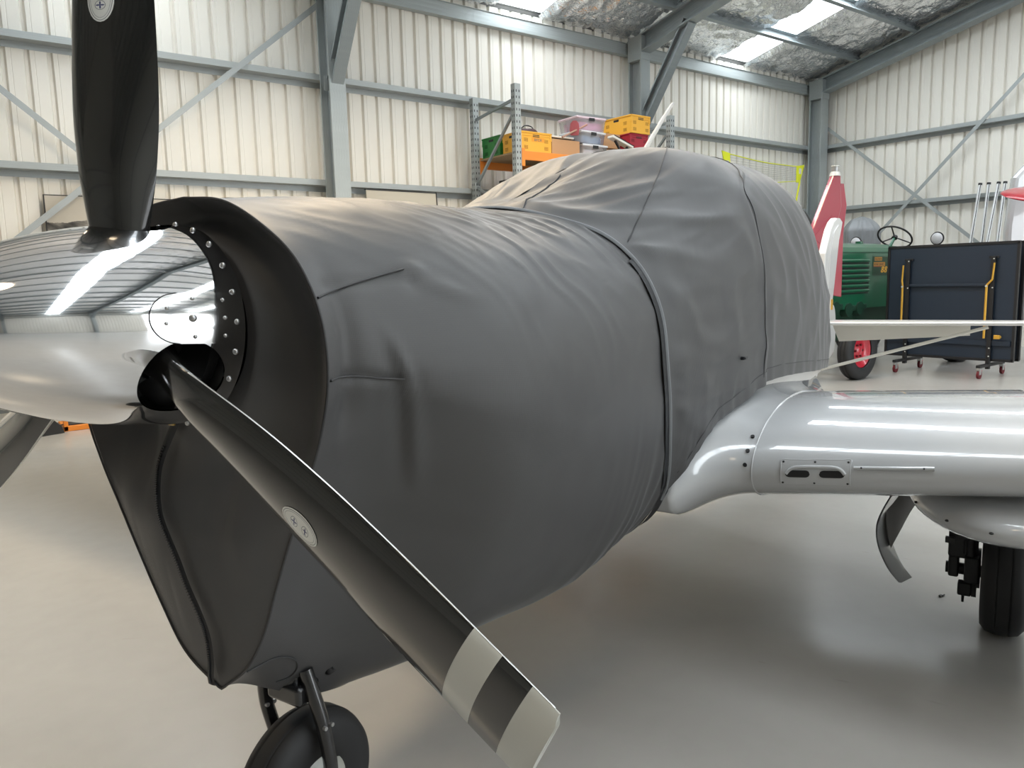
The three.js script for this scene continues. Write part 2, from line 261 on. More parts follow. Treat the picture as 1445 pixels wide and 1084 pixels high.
// roof: slab, foil blanket, purlins and translucent sheets
const SKY_X = [[11.62, 12.41], [6.76, 7.55], [1.55, 2.34]];
{
  const L = (ZR - ZW) / Math.cos(PITCH) + 0.2;
  const ceil = structure('ceiling');
  for (const s of [1, -1]) {
    const slab = mesh('roof_sheet', box(XE - XS + 0.4, 0.05, L, (XE + XS) / 2, 0, 0), M.slab, ceil);
    slab.position.set(0, (roofY(ZW) + roofY(ZR)) / 2 + 0.09, s > 0 ? (ZW + ZR) / 2 : 2 * ZR - (ZW + ZR) / 2); slab.rotation.x = -s * PITCH;
    // foil between the translucent strips
    let x0 = XE; const cuts = [];
    for (const [a, b] of SKY_X) { cuts.push([b, x0]); x0 = a; } cuts.push([XS, x0]);
    cuts.forEach(([a, b], ci) => {
      const fine = s > 0 && ci < 3, nu = Math.ceil((b - a) / (fine ? 0.035 : 0.3)), nv = Math.ceil((ZR - ZW) / (fine ? 0.04 : 0.3));
      const g = grid(nu, nv, (u, v) => {
        const x = lerp(a, b, u), zz = lerp(ZW, ZR, v), dp = (zz + 8.063) / 1.075, sag = 0.035 * Math.sin(Math.PI * (dp - Math.floor(dp)));
        const edge = smooth(0, 0.08, Math.min(x - a, b - x));
        const wr = fine ? (0.034 * (1 - Math.abs(2.2 * nz(x * 1.6 + zz * 2.2, zz * 2.4 - x * 2.6, 3))) + 0.022 * (1 - Math.abs(2.2 * nz(x * 7 + zz * 3, zz * 4 - x * 2, 8))) + 0.01 * nz(x * 15, zz * 15, 4)) * edge : 0;
        return V(x, roofY(zz) - sag * edge - wr, s > 0 ? zz : 2 * ZR - zz);
      });
      const uv = g.attributes.uv, p = g.attributes.position; for (let k = 0; k < uv.count; k++) uv.setXY(k, p.getX(k) * 0.8, p.getZ(k) * 0.8);
      mesh('foil_sheet', g, M.foil, ceil);
    });
    for (let k = 0; k < 9; k++) {
      const z = -8.063 + 1.075 * k; if (z > ZR - 0.1) break;
      const p = mesh('purlin', merge([box(XG - XS, 0.15, 0.003, 0, 0, -0.035), box(XG - XS, 0.003, 0.07, 0, 0.074, 0), box(XG - XS, 0.003, 0.07, 0, -0.075, 0), box(XG - XS, 0.018, 0.003, 0, -0.066, 0.035)]), M.dark_steel, ceil);
      p.position.set((XG + XS) / 2, rafterY(z) + 0.275 + 0.075, s > 0 ? z : 2 * ZR - z); p.rotation.x = -s * PITCH;
    }
    SKY_X.forEach(([a, b]) => {
      const zm = (ZW + ZR) / 2, z = s > 0 ? zm : 2 * ZR - zm, Ls = (ZR - ZW) / Math.cos(PITCH) - 0.15, pts = [], n = Math.round((b - a) / 0.2);
      const g = box(b - a, 0.006, Ls); const p = mesh('skylight', g, M.skylight, ceil);
      p.position.set((a + b) / 2, roofY(zm) + 0.012, z); p.rotation.x = -s * PITCH;
      const l = new THREE.RectAreaLight(SKY_COLOR, SKYLIGHT_LIGHT, b - a - 0.04, Ls - 0.1); l.position.set((a + b) / 2, roofY(zm) - 0.0, z); l.rotation.x = -Math.PI / 2 - s * PITCH; scene.add(l);
    });
  }
}
// high-bay lamps over the left of the hangar (they warm the long wall)
function lamp(x, y, z, power, cone = 1.35) {
  const t = thing('high_bay_lamp', 'warm high-bay lamp hung from the purlins ' + (z > -3 ? 'beside the propeller' : x < 0 ? 'nearest the back wall' : x < 5 ? 'over the engine cover' : 'over the pallet rack'), 'lamp', [x, y, z]);
  mesh('housing', [cyl(0.09, 0.2, 0.16, 32, 0, 0.12, 0), cyl(0.21, 0.21, 0.03, 32, 0, 0.025, 0)], M.black, t);
  mesh('hook', rod(V(0, 0.2, 0), V(0, roofY(z) - 0.16 - y, 0), 0.008), M.metalGrey, t);
  mesh('lens', cyl(0.19, 0.19, 0.012, 32, 0, 0.0, 0), std({ color: 0xffffff, emissive: WARM, emissiveIntensity: LAMP_GLOW }), t);
  const l = new THREE.SpotLight(WARM, power, 0, cone, 0.7, 2); l.position.set(x, y - 0.03, z); l.target.position.set(x, 0, z); l.shadow.radius = 25; l.castShadow = true; scene.add(l, l.target);
}
lamp(-1.6, 5.1, -5.6, LAMP_LIGHT); lamp(2.9, 4.95, -5.3, LAMP_LIGHT * 3.2); lamp(6.3, 4.9, -5.45, LAMP_LIGHT * 1.5); lamp(-0.6, 5.6, 1.0, LAMP_LIGHT * 1.3, 0.72);

// ---------------------------------------------------------------- the covered aircraft: x runs aft from the propeller, z to its left wing, y up
const PLANE = [0.394, 0, -1.584], PLANE_TURN = 19.95 * Math.PI / 180;
const SA = [0.03, 0.3, 0.6, 0.9, 1.2, 1.5, 1.8, 2.1, 2.4, 2.7, 3.0, 3.3, 3.6];
const SW = [0.447, 0.478, 0.507, 0.522, 0.534, 0.563, 0.59, 0.6, 0.601, 0.594, 0.577, 0.545, 0.516];
const ST = [1.603, 1.553, 1.546, 1.549, 1.589, 1.688, 1.804, 1.832, 1.838, 1.852, 1.85, 1.82, 1.79];
const SB = [0.084, 0.293, 0.385, 0.403, 0.447, 0.46, 0.464, 0.464, 0.462, 0.458, 0.455, 0.452, 0.449];
const SM = [1.115, 1.092, 1.07, 1.057, 1.051, 1.042, 1.036, 1.027, 1.019, 1.013, 1.007, 0.997, 0.988];
const S1 = [2.093, 2.06, 2.084, 2.124, 2.266, 2.671, 3.177, 3.22, 3.156, 3.101, 2.938, 2.491, 2.064];
const S2 = [0.394, 1.042, 2.039, 2.656, 2.663, 2.758, 2.763, 2.732, 2.69, 2.648, 2.612, 2.583, 2.558];
const EGG_L = [[0, 1.522], [0.112, 1.509], [0.214, 1.461], [0.302, 1.393], [0.354, 1.294], [0.362, 1.183], [0.333, 1.075], [0.286, 0.972], [0.236, 0.871], [0.188, 0.768], [0.142, 0.665], [0.077, 0.573], [-0.01, 0.507]];
const EGG_R = [[0, 1.522], [-0.119, 1.512], [-0.229, 1.471], [-0.323, 1.399], [-0.388, 1.301], [-0.417, 1.186], [-0.427, 1.067], [-0.385, 0.962], [-0.326, 0.863], [-0.265, 0.762], [-0.2, 0.661], [-0.122, 0.562], [-0.01, 0.507]];
const TS = EGG_L.map((_, i) => i / 12), secCache = new Map();
function section(a, side) {                 // half outline from top (t = 0) to bottom (t = 1), 81 points
  const key = Math.round(a * 2000) * 2 + (side > 0 ? 1 : 0); let s = secCache.get(key); if (s) return s;
  const w = cubic(a, SA, SW), T = cubic(a, SA, ST), B = cubic(a, SA, SB), m = cubic(a, SA, SM), n1 = cubic(a, SA, S1), n2 = cubic(a, SA, S2), pts = [];
  for (let i = 0; i <= 160; i++) { const ph = i / 160 * Math.PI / 2; pts.push([w * Math.sin(ph) ** (2 / n1), m + (T - m) * Math.max(0, Math.cos(ph)) ** (2 / n1)]); }
  for (let i = 1; i <= 160; i++) { const ph = i / 160 * Math.PI / 2; pts.push([w * Math.max(0, Math.cos(ph)) ** (2 / n2), m - (m - B) * Math.sin(ph) ** (2 / n2)]); }
  const L = [0]; for (let i = 1; i < pts.length; i++) L.push(L[i - 1] + Math.hypot(pts[i][0] - pts[i - 1][0], pts[i][1] - pts[i - 1][1]));
  const k = clamp(1 - (a - 0.03) / 0.45), wt = k * k * (3 - 2 * k), E = side > 0 ? EGG_L : EGG_R;
  s = []; let j = 0;
  for (let i = 0; i <= 80; i++) {
    const t = i / 80, d = t * L[L.length - 1]; while (j < L.length - 2 && L[j + 1] < d) j++;
    const f = (d - L[j]) / (L[j + 1] - L[j]);
    const b = lerp(pts[j][0], pts[j + 1][0], f) * side, c = lerp(pts[j][1], pts[j + 1][1], f);
    s.push([lerp(b, cubic(t, TS, E.map((e) => e[0])), wt), lerp(c, cubic(t, TS, E.map((e) => e[1])), wt)]);
  }
  secCache.set(key, s); return s;
}
function hull(a, t, side) { const s = section(a, side), f = clamp(t) * 80, i = Math.min(79, Math.floor(f)), k = f - i; return V(a, lerp(s[i][1], s[i + 1][1], k), lerp(s[i][0], s[i + 1][0], k)); }
function hullN(a, t, side) {
  const e = 0.012, p = hull(a + e, t, side).sub(hull(a - e < 0.03 ? 0.03 : a - e, t, side)), q = hull(a, Math.min(1, t + e), side).sub(hull(a, Math.max(0, t - e), side));
  return p.cross(q).multiplyScalar(side).normalize().negate();
}
const ridge = (n) => 1 - Math.abs(2 * n);
const bump = (x, c, w) => Math.exp(-(((x - c) / w) ** 2));
// creases of the cloth, metres outwards
function cowlCrease(a, t, side) {
  let h = 0.005 * nz(a * 3.2, t * 7, side * 4) + 0.0025 * nz(a * 9, t * 16, side * 3 + 9);
  const dg = a * 1.0 + t * 2.2;                       // long diagonal creases over the rear shoulder
  h += 0.009 * Math.max(0, ridge(nz(dg * 3.2 + 3, (a - t * 0.9) * 11, side * 2)) - 0.45) * smooth(0.3, 0.75, a) * smooth(0.5, 0.22, t);
  h += 0.004 * Math.max(0, ridge(nz(a * 3.4 + t * 4, (t * 2.4 - a * 1.1) * 8, side + 5)) - 0.5) * smooth(0.35, 0.1, t);
  // vertical crease below the lower dart and puckers at the ends of both darts
  if (side > 0) {
    const ca = 0.19 + (t - 0.41) * 0.5, on = smooth(0.33, 0.42, t) * smooth(0.62, 0.5, t);
    h += on * (0.009 * bump(a, ca + 0.012, 0.013) - 0.007 * bump(a, ca - 0.014, 0.014));
    h += 0.008 * bump(a, 0.27, 0.03) * bump(t, 0.262, 0.012) - 0.008 * bump(a, 0.262, 0.02) * bump(t, 0.281, 0.012);
    h += 0.006 * bump(a, 0.33, 0.05) * bump(t - a * 0.18, 0.235, 0.012) - 0.007 * bump(a, 0.215, 0.018) * bump(t, 0.425, 0.02);
    h -= 0.005 * bump(t, 0.414, 0.008) * smooth(0.21, 0.17, a); h -= 0.005 * bump(t, 0.285 - a * 0.08 + 0.008, 0.008) * smooth(0.26, 0.22, a);
    h -= 0.016 * bump(a, 0.075, 0.03) * bump(t, 0.36, 0.09); h -= 0.012 * bump(a, 0.08, 0.03) * bump(t, 0.46, 0.035);
    h += 0.004 * ridge(nz(a * 22, t * 5, 6)) * bump(t, 0.45, 0.09) * smooth(0.2, 0.06, a);
    // slack folds in front of the strap
    h += 0.006 * ridge(nz(a * 12 + t * 3, t * 3.2, 31)) * smooth(0.75, 1.1, a) * smooth(0.45, 0.68, t);
  }
  return h;
}
function canopyCrease(a, t, side) {
  let h = 0.004 * nz(a * 2.6, t * 6, side * 5) + 0.0022 * nz(a * 8, t * 15, side * 3);
  const front = smooth(2.0, 1.5, a), rear = smooth(1.55, 2.1, a);
  const along = t * 13 - 1.4 * Math.sin((a - 1.0) * 1.9);      // long folds sweeping back from the windscreen post
  h += front * 0.018 * Math.max(0, ridge(nz(a * 1.5, along, side * 2 + 11)) - 0.35) * smooth(0.42, 0.25, t);
  h += front * 0.006 * Math.max(0, ridge(nz(a * 2.2, along * 2.1, side * 2 + 17)) - 0.4);
  h += 0.013 * Math.max(0, ridge(nz((a + t * 1.6) * 2.2, (t * 1.1 - a * 0.55) * 6.5, side + 23)) - 0.3) * smooth(0.18, 0.36, t) * smooth(0.66, 0.5, t);
  h += rear * 0.002 * ridge(nz(a * 2.2 - t * 2.4, t * 1.6, side + 41)) * smooth(0.25, 0.5, t);
  h += 0.008 * bump(a, 1.9 + 0.35 * smooth(0.28, 0.18, t), 0.03) * smooth(0.16, 0.24, t) - 0.006 * bump(a, 1.96 + 0.35 * smooth(0.28, 0.18, t), 0.03) * smooth(0.16, 0.24, t);
  h += 0.004 * ridge(nz(a * 16, t * 3, 77)) * smooth(0.5, 0.62, t) * smooth(2.2, 1.6, a);
  return h;
}
const STRAP_T = [0, 0.12, 0.2, 0.27, 0.32, 0.37, 0.44, 0.5, 0.58, 0.68, 0.75, 1], STRAP_A = [0.985, 1.03, 1.128, 1.168, 1.179, 1.18, 1.168, 1.181, 1.203, 1.262, 1.28, 1.25];
const strapA = (t) => cubic(t, STRAP_T, STRAP_A);
const HEM_A = [1.25, 1.283, 1.323, 1.416, 1.523, 1.709, 1.841, 2.0, 2.36, 2.96, 3.51], HEM_T = [0.69, 0.676, 0.653, 0.613, 0.598, 0.597, 0.592, 0.588, 0.597, 0.622, 0.63];
const hemT = (a) => cubic(a, HEM_A, HEM_T);
const cowlPt = (a, t, side, off = 0) => hull(a, t, side).addScaledVector(hullN(a, t, side), cowlCrease(a, t, side) * smooth(0.03, 0.09, a) + off);
const canopyPt = (a, t, side, off = 0) => hull(a, t, side).addScaledVector(hullN(a, t, side), canopyCrease(a, t, side) * smooth(0, 0.08, a - strapA(t)) + lerp(0.006, 0.014, smooth(0, 0.1, a - strapA(t))) + off);
const place = (o) => { o.position.set(...PLANE); o.rotation.y = PLANE_TURN; return o; };

const engineCover = place(thing('engine_cover', 'dark grey fabric cover laced over the engine cowling, with a zip up its chin', 'aircraft cover'));
{
  const l = [];
  for (const side of [1, -1]) {
    let g = grid(110, 150, (u, v) => { const t = v, a = lerp(0.03, strapA(t) + 0.012 - (side > 0 ? 0.034 * smooth(0.27, 0.62, t) * smooth(0.8, 0.7, t) : 0), u); return cowlPt(a, t, side); });
    if (side > 0) g = flip(g); l.push(g);
  }
  // front face, from the spinner out to the edge of the nose
  const face = (s, ang) => 0;
  for (const side of [1, -1]) {
    let g = grid(40, 120, (u, v) => {
      const e = hull(0.03, v, side), ph = v * Math.PI, ri = 0.165, ci = V(0, 1.278 + ri * Math.cos(ph), side * ri * Math.sin(ph));
      const k = u, p = e.lerp(ci, k);
      const low = smooth(1.1, 0.85, p.y), up = 1 - low;
      p.x = 0.03 + up * 0.05 * Math.sin(Math.PI * Math.min(1, k * 1.15)) - low * 0.035 * Math.sin(Math.PI * Math.min(1, k * 1.0)) * 1 - 0.006 * k;
      p.x += 0.008 * nz(p.z * 9, p.y * 6, 3) * Math.sin(Math.PI * k) + 0.006 * Math.max(0, ridge(nz((p.z + p.y * 0.5) * 7, (p.y - p.z) * 2.2, 7)) - 0.5) * Math.sin(Math.PI * k);
      return p;
    });
    if (side < 0) g = flip(g); l.push(g);
  }
  const body = mesh('cloth', l, M.cover, engineCover); body.material = M.cover;
  // seam round the nose, and two darts
  const ring = []; for (let i = 0; i <= 60; i++) ring.push(hull(0.03, i / 60, 1).add(V(-0.002, 0, 0.002))); for (let i = 59; i >= 1; i--) ring.push(hull(0.03, i / 60, -1).add(V(-0.002, 0, -0.002)));
  mesh('seam', tube(ring, 0.0028, 240, 6, true), M.piping, engineCover);
  const line = (L) => L.map(([a, t]) => cowlPt(a, t, 1, 0.0028));
  mesh('dart_seam', tube(line([[0.034, 0.308], [0.07, 0.298], [0.112, 0.288], [0.196, 0.272], [0.25, 0.266]]), 0.0022, 40, 6), M.piping, engineCover);
  mesh('dart_seam', tube(line([[0.034, 0.417], [0.07, 0.415], [0.105, 0.414], [0.15, 0.4135], [0.192, 0.412]]), 0.0022, 40, 6), M.piping, engineCover);
  // zip on the chin: wavy tape with teeth and a slider
  const Z = [[-0.05, 1.095], [-0.088, 1.047], [-0.118, 0.99], [-0.118, 0.945], [-0.102, 0.893], [-0.074, 0.848], [-0.044, 0.8], [-0.022, 0.75], [0.006, 0.69], [0.016, 0.65], [0.008, 0.59], [-0.008, 0.545], [-0.012, 0.512]];
  const zc = new THREE.CatmullRomCurve3(Z.map(([b, c]) => V(0, c, b)));
  const fx = (p) => 0.03 - smooth(1.1, 0.85, p.y) * 0.035 * Math.sin(Math.PI * clamp((() => { const k = clamp((p.y - 0.51) / 0.6); return k; })())) - 0.004;
  const zp = (k0) => { const k = k0 * 0.965, p = zc.getPoint(k), d = zc.getTangent(k); p.x = fx(p) - 0.014; return [p, V(0, -d.z, d.y).normalize()]; };
  const tape = grid(80, 4, (u, v) => { const [p, n] = zp(u); return p.addScaledVector(n, (v - 0.5) * 0.021).add(V(-0.003 * Math.sin(v * Math.PI), 0, 0)); });
  const zip = mesh('zip', tape, M.zip, engineCover);
  const teeth = []; for (let i = 0; i < 110; i++) { const [p, n] = zp(0.12 + i / 126); const g = new THREE.BoxGeometry(0.003, 0.0028, 0.006); g.applyQuaternion(new THREE.Quaternion().setFromUnitVectors(V(0, 0, 1), n)); teeth.push(g.translate(p.x - 0.0045, p.y, p.z)); }
  const tm = mesh('zip_teeth', teeth, M.teeth, zip); tm.userData.kind = 'stuff';
  const [sp] = zp(0.03); mesh('zip_slider', [rbox(0.006, 0.012, 0.02, 0.0025, sp.x - 0.006, sp.y, sp.z - 0.005), rbox(0.004, 0.006, 0.028, 0.0018, sp.x - 0.01, sp.y + 0.004, sp.z - 0.018)], M.brass, zip);
  mesh('exhaust_patch_seam', tube([[0.04, 0.93], [0.1, 0.905], [0.16, 0.91], [0.18, 0.93], [0.175, 0.955], [0.15, 0.975]].map(([a, t]) => cowlPt(a, t, 1, 0.002)), 0.0018, 40, 6), M.piping, engineCover);
}
const canopyCover = place(thing('canopy_cover', 'dark grey fabric cover draped over the cockpit behind the engine, edged with a paler strap', 'aircraft cover'));
{
  const l = [];
  for (const side of [1, -1]) {
    const AR = 3.5;
    let g = grid(200, 130, (u, v) => { const e = strapA(v * 0.677), a = lerp(e, AR, u), t = v * hemT(a); const flare = 0.006 * smooth(0.9, 1, v) * (0.5 + nz(a * 9, 3, side)); return canopyPt(a, t, side, flare); });
    if (side > 0) g = flip(g); l.push(g);
    let b = grid(10, 60, (u, v) => { const p = canopyPt(AR, v * 0.63, side), q = V(AR + 0.12, 1.0, 0); return p.lerp(V(AR + 0.1, p.y * 0.96, p.z * 0.86), u); });
    if (side > 0) b = flip(b); l.push(b);
  }
  mesh('cloth', l, M.cover, canopyCover);
  const edge = (side) => grid(90, 3, (u, v) => { const t = u * 0.7, a = strapA(t); return canopyPt(a + 0.004 - 0.016 * (v - 0.3), t, side, 0.005 * Math.sin(Math.PI * v) + (v > 0.9 ? -0.002 : 0)); });
  mesh('edge_strap', [edge(1), edge(-1)], M.binding, canopyCover);
  const gapStrap = grid(40, 3, (u, v) => { const t = lerp(0.27, 0.76, u), a = strapA(t) + lerp(-0.03, 0.03 * smooth(0.4, 0.75, u) - 0.004, v); return hull(a, t, 1).addScaledVector(hullN(a, t, 1), 0.006); });
  mesh('elastic_strap', gapStrap, M.zip, canopyCover);
  const line = (L) => L.map(([a, t]) => canopyPt(a, t, 1, 0.0022));
  const dens = (L, n = 30) => { const c = new THREE.CatmullRomCurve3(L.map(([a, t]) => V(a, t, 0))), o = []; for (let i = 0; i <= n; i++) { const p = c.getPoint(i / n); o.push([p.x, p.y]); } return o; };
  mesh('door_seam', tube(line(dens([[1.95, 0.1], [1.826, 0.128], [1.632, 0.162], [1.471, 0.189], [1.341, 0.212], [1.2, 0.24]])), 0.0022, 80, 6), M.piping, canopyCover);
  mesh('windscreen_seam', tube(line(dens([[1.46, 0.02], [1.3, 0.035], [1.15, 0.055], [1.02, 0.085]])), 0.0022, 60, 6), M.piping, canopyCover);
  mesh('rear_seam', tube(line(dens([[2.3, 0.12], [2.205, 0.188], [1.985, 0.258], [1.967, 0.312], [1.905, 0.396], [1.897, 0.478], [1.882, 0.575]])), 0.0016, 80, 6), M.piping, canopyCover);
  const hem = []; for (let i = 0; i <= 60; i++) { const a = lerp(1.29, 3.48, i / 60); hem.push([a, hemT(a) - 0.022]); }
  mesh('hem_seam', tube(line(hem), 0.0016, 160, 6), M.piping, canopyCover);
  const tp = canopyPt(1.658, 0.517, 1, 0.004), n = hullN(1.658, 0.517, 1);
  mesh('toggle', [rod(tp, tp.clone().addScaledVector(n, 0.012), 0.006), rbox(0.03, 0.008, 0.008, 0.003, tp.x + 0.012, tp.y, tp.z + 0.012)], M.zip, canopyCover);
}

const plane = place(thing('airplane', 'white low-wing propeller aircraft under grey covers, with a polished spinner and black three-blade propeller', 'airplane'));
// fuselage, seen only at the wing root and tail
{
  const FA = [1.06, 1.5, 2.2, 3.0, 3.45, 4.2, 5.0, 6.0, 6.5], K = 0.965;
  const tw = [0, 0, 0, 0, 0.5, 0.345, 0.2, 0.052, 0.035], tt = [0, 0, 0, 0, 1.74, 1.5, 1.28, 1.1, 1.05], tb = [0, 0, 0, 0, 0.46, 0.47, 0.5, 0.5, 0.6];
  const fp = (a, t, side) => {
    if (a <= 3.45) { const p = hull(a, t, side), m = cubic(a, SA, SM); return V(a, m + (p.y - m) * (p.y < 0.8 ? 0.985 : K), p.z * K); }
    const w = interp(a, FA.slice(4), tw.slice(4)), T = interp(a, FA.slice(4), tt.slice(4)), B = interp(a, FA.slice(4), tb.slice(4)), m = (T + B) / 2 - 0.05, ph = t * Math.PI;
    const p0 = hull(3.45, t, side), m0 = cubic(3.45, SA, SM), k = smooth(3.45, 4.4, a);
    const q = V(a, m0 + (p0.y - m0) * K, p0.z * K), sc = interp(a, [3.45, 4.2, 5.0, 6.0, 6.5], [0.5, 0.345, 0.2, 0.052, 0.035]) / 0.5;
    const e = V(a, m + (Math.cos(ph) > 0 ? T - m : m - B) * Math.sign(Math.cos(ph)) * Math.abs(Math.cos(ph)) ** 0.8, side * w * Math.abs(Math.sin(ph)) ** 0.7);
    q.z *= sc; return q.lerp(e, k);
  };
  const l = []; for (const side of [1, -1]) { let g = grid(90, 60, (u, v) => fp(lerp(1.06, 6.5, u), v, side)); if (side > 0) g = flip(g); l.push(g); }
  mesh('fuselage', l, M.tailWhite, plane);
}
// wing: root fairing flowing into a 15 % section; both sides
function foilLoop(ch, t, inc, n = 36, camb = 0.02) {          // trailing edge -> top -> nose -> bottom
  const o = [];
  for (let i = 0; i <= 2 * n; i++) {
    const k = i <= n ? (1 + Math.cos(Math.PI * i / n)) / 2 : (1 - Math.cos(Math.PI * (i - n) / n)) / 2;
    const yt = 5 * t * (0.2969 * Math.sqrt(k) - 0.126 * k - 0.3516 * k * k + 0.2843 * k ** 3 - 0.1036 * k ** 4), yc = k < 0.4 ? camb / 0.16 * (0.8 * k - k * k) : camb / 0.36 * (0.2 + 0.8 * k - k * k);
    const y = i <= n ? yc + yt : yc - yt; o.push([(k * Math.cos(inc) + y * Math.sin(inc)) * ch, (y * Math.cos(inc) - k * Math.sin(inc)) * ch]);
  }
  return o;
}
const WB = [0.7, 1.4, 3.0, 4.6, 4.95], WA = [1.45, 1.46, 1.58, 1.74, 1.9], WC = [0.735, 0.8, 0.955, 1.11, 1.15], WCH = [1.72, 1.68, 1.45, 1.15, 0.75], WT = [0.18, 0.158, 0.14, 0.12, 0.1];
function wingLoop(b) { const l = foilLoop(interp(b, WB, WCH), interp(b, WB, WT), 0.035); return l.map(([x, y]) => [interp(b, WB, WA) + x, interp(b, WB, WC) + y]); }
// the outline where the fairing meets the fuselage
const ROOT_TOP = [[3.35, 0.82], [3.0, 0.885], [2.5, 0.935], [2.0, 0.955], [1.7, 0.938], [1.53, 0.9], [1.435, 0.852], [1.35, 0.775], [1.305, 0.72], [1.288, 0.668]], ROOT_BOT = [[1.288, 0.668], [1.3, 0.628], [1.34, 0.6], [1.5, 0.572], [2.0, 0.55], [2.7, 0.58], [3.35, 0.8]];
function resample(L, f) { const c = new THREE.CatmullRomCurve3(L.map(([x, y]) => V(x, y, 0)), false, 'centripetal'); return f.map((k) => { const p = c.getPointAt(k); return [p.x, p.y]; }); }
const rootLoop = (() => { const n = 36, f1 = [], f2 = []; for (let i = 0; i <= n; i++) f1.push((1 - Math.cos(Math.PI * i / n)) / 2 * 1); const w = f1.map((_, i) => { const k = (1 + Math.cos(Math.PI * i / n)) / 2; return 1 - Math.pow(k, 0.8); }); const z = f1.map((_, i) => Math.pow((1 - Math.cos(Math.PI * i / n)) / 2, 0.8)); return [...resample(ROOT_TOP, w), ...resample(ROOT_BOT, z).slice(1)]; })();
function fairLoop(b) { const k = clamp((b - 0.5) / 0.2), w = 1 - (1 - k) ** 2.0, A = wingLoop(0.7); return rootLoop.map((p, i) => [lerp(p[0], A[i][0], w), lerp(p[1], A[i][1], w)]); }
for (const s of [1, -1]) {
  const sk = (loopAt, b0, b1, n) => { let g = grid(n, 72, (u, v) => { const b = lerp(b0, b1, u), q = loopAt(b)[Math.round(v * 72)]; return V(q[0], q[1], s * b); }); return s > 0 ? flip(g) : g; };
  const tip = wingLoop(4.95), shape = new THREE.Shape(tip.map((p) => new THREE.Vector2(...p)));
  const wing = mesh('wing', [sk(wingLoop, 0.7, 4.95, 60), new THREE.ShapeGeometry(shape).translate(0, 0, s * 4.95)], M.white, plane);
  const fair = mesh('wing_fairing', sk(fairLoop, 0.36, 0.703, 30), M.white, plane);
  if (s > 0) {
    const lipG = grid(72, 2, (u, v) => { const b = 0.6995 + v * 0.004, L = wingLoop(0.7), i = Math.round(u * 72), q = L[i], e = L[Math.min(72, i + 1)], d = L[Math.max(0, i - 1)], n = V(-(e[1] - d[1]), e[0] - d[0], 0).normalize().multiplyScalar(v < 0.75 ? 0.0045 : -0.001); return V(q[0] - n.x * (v ? 1 : 0), q[1] - n.y * (v ? 1 : 0), b); });
    mesh('fairing_edge', lipG, M.white, fair);
    for (const i of [31, 33.3, 35]) { const q = wingLoop(0.7), p = q[Math.round(i)], r = q[Math.round(i) - 1], n = V(p[1] - r[1], -(p[0] - r[0]), 0).normalize(); const c = V(p[0], p[1], 0.681); mesh('screw', cyl(0.0055, 0.0065, 0.012, 12).applyQuaternion(new THREE.Quaternion().setFromUnitVectors(V(0, 1, 0), n.negate())).translate(c.x, c.y, c.z), M.black, fair); }
    // landing light plate with two slots, and a stall strip beside it
    const wn = (b, y) => { const L = wingLoop(b); let best = null; for (let i = 24; i < 52; i++) { const p = L[i], q = L[i + 1]; if ((p[1] - y) * (q[1] - y) <= 0 && p[1] !== q[1]) { const k = (y - p[1]) / (q[1] - p[1]); best = [lerp(p[0], q[0], k), V(-(q[1] - p[1]), q[0] - p[0], 0).normalize()]; } } return best; };
    const onNose = (b, dy) => { const y = interp(b, WB, WC) + dy, r = wn(b, y); return [V(r[0], y, b), r[1].x > 0 ? r[1].negate() : r[1]]; };
    const patch = (b0, b1, y0, y1, off, n = 8) => grid(n, 6, (u, v) => { const [p, nn] = onNose(lerp(b0, b1, u), lerp(y0, y1, v)); return p.addScaledVector(nn, off); });
    const rimP = (b0, b1, y0, y1) => patch(b0, b1, y0, y1, 0.0045);
    const plate = mesh('intake_plate', [rimP(0.79, 0.985, -0.034, 0.038)], M.white, wing);
    mesh('plate_border', tube([[0.79, -0.034], [0.79, 0.038], [0.887, 0.038], [0.985, 0.038], [0.985, -0.034], [0.887, -0.034]].flatMap(([b, y], i, A) => { const [b2, y2] = A[(i + 1) % A.length]; return [0, 0.25, 0.5, 0.75].map((k) => { const [p, nn] = onNose(lerp(b, b2, k), lerp(y, y2, k)); return p.addScaledVector(nn, 0.003); }); }), 0.0022, 120, 6, true), M.white, plate);
    for (const [b0, b1] of [[0.804, 0.875], [0.901, 0.972]]) {
      const y0 = -0.011, y1 = 0.009, rx = 0.014;
      const slot = grid(24, 4, (u, v) => { const b = lerp(b0, b1, u), e = Math.min(b - b0, b1 - b), hh = e < rx ? Math.sqrt(Math.max(0, 1 - (1 - e / rx) ** 2)) : 1, ym = (y0 + y1) / 2; const [p, nn] = onNose(b, ym + (v - 0.5) * (y1 - y0) * hh); return p.addScaledVector(nn, 0.006); });
      mesh('intake_slot', slot, M.black, plate);
    }
    mesh('intake_lip', tube(Array.from({ length: 20 }, (_, i) => { const b = lerp(0.806, 0.972, i / 19), [p, nn] = onNose(b, 0.019 - 0.02 * ((i / 9.5 - 1) ** 6)); return p.addScaledVector(nn, 0.003); }), 0.006, 30, 8), M.white, plate);
    for (const [b, y] of [[0.796, 0.032], [0.887, 0.032], [0.979, 0.032], [0.796, -0.028], [0.887, -0.028], [0.979, -0.028]]) { const [p, nn] = onNose(b, y); mesh('screw', new THREE.SphereGeometry(0.0035, 10, 6).translate(p.x + nn.x * 0.004, p.y + nn.y * 0.004, p.z), M.black, plate); }
    const stall = mesh('stall_strip', tube(Array.from({ length: 8 }, (_, i) => { const [p, nn] = onNose(lerp(0.995, 1.2, i / 7), 0.018); return p.addScaledVector(nn, 0.002); }), 0.006, 14, 4), M.white, wing);
    for (const b of [1.015, 1.175]) { const [p, nn] = onNose(b, 0.02); mesh('screw', new THREE.SphereGeometry(0.003, 8, 6).translate(p.x + nn.x * 0.008, p.y, p.z), M.black, stall); }
  }
}
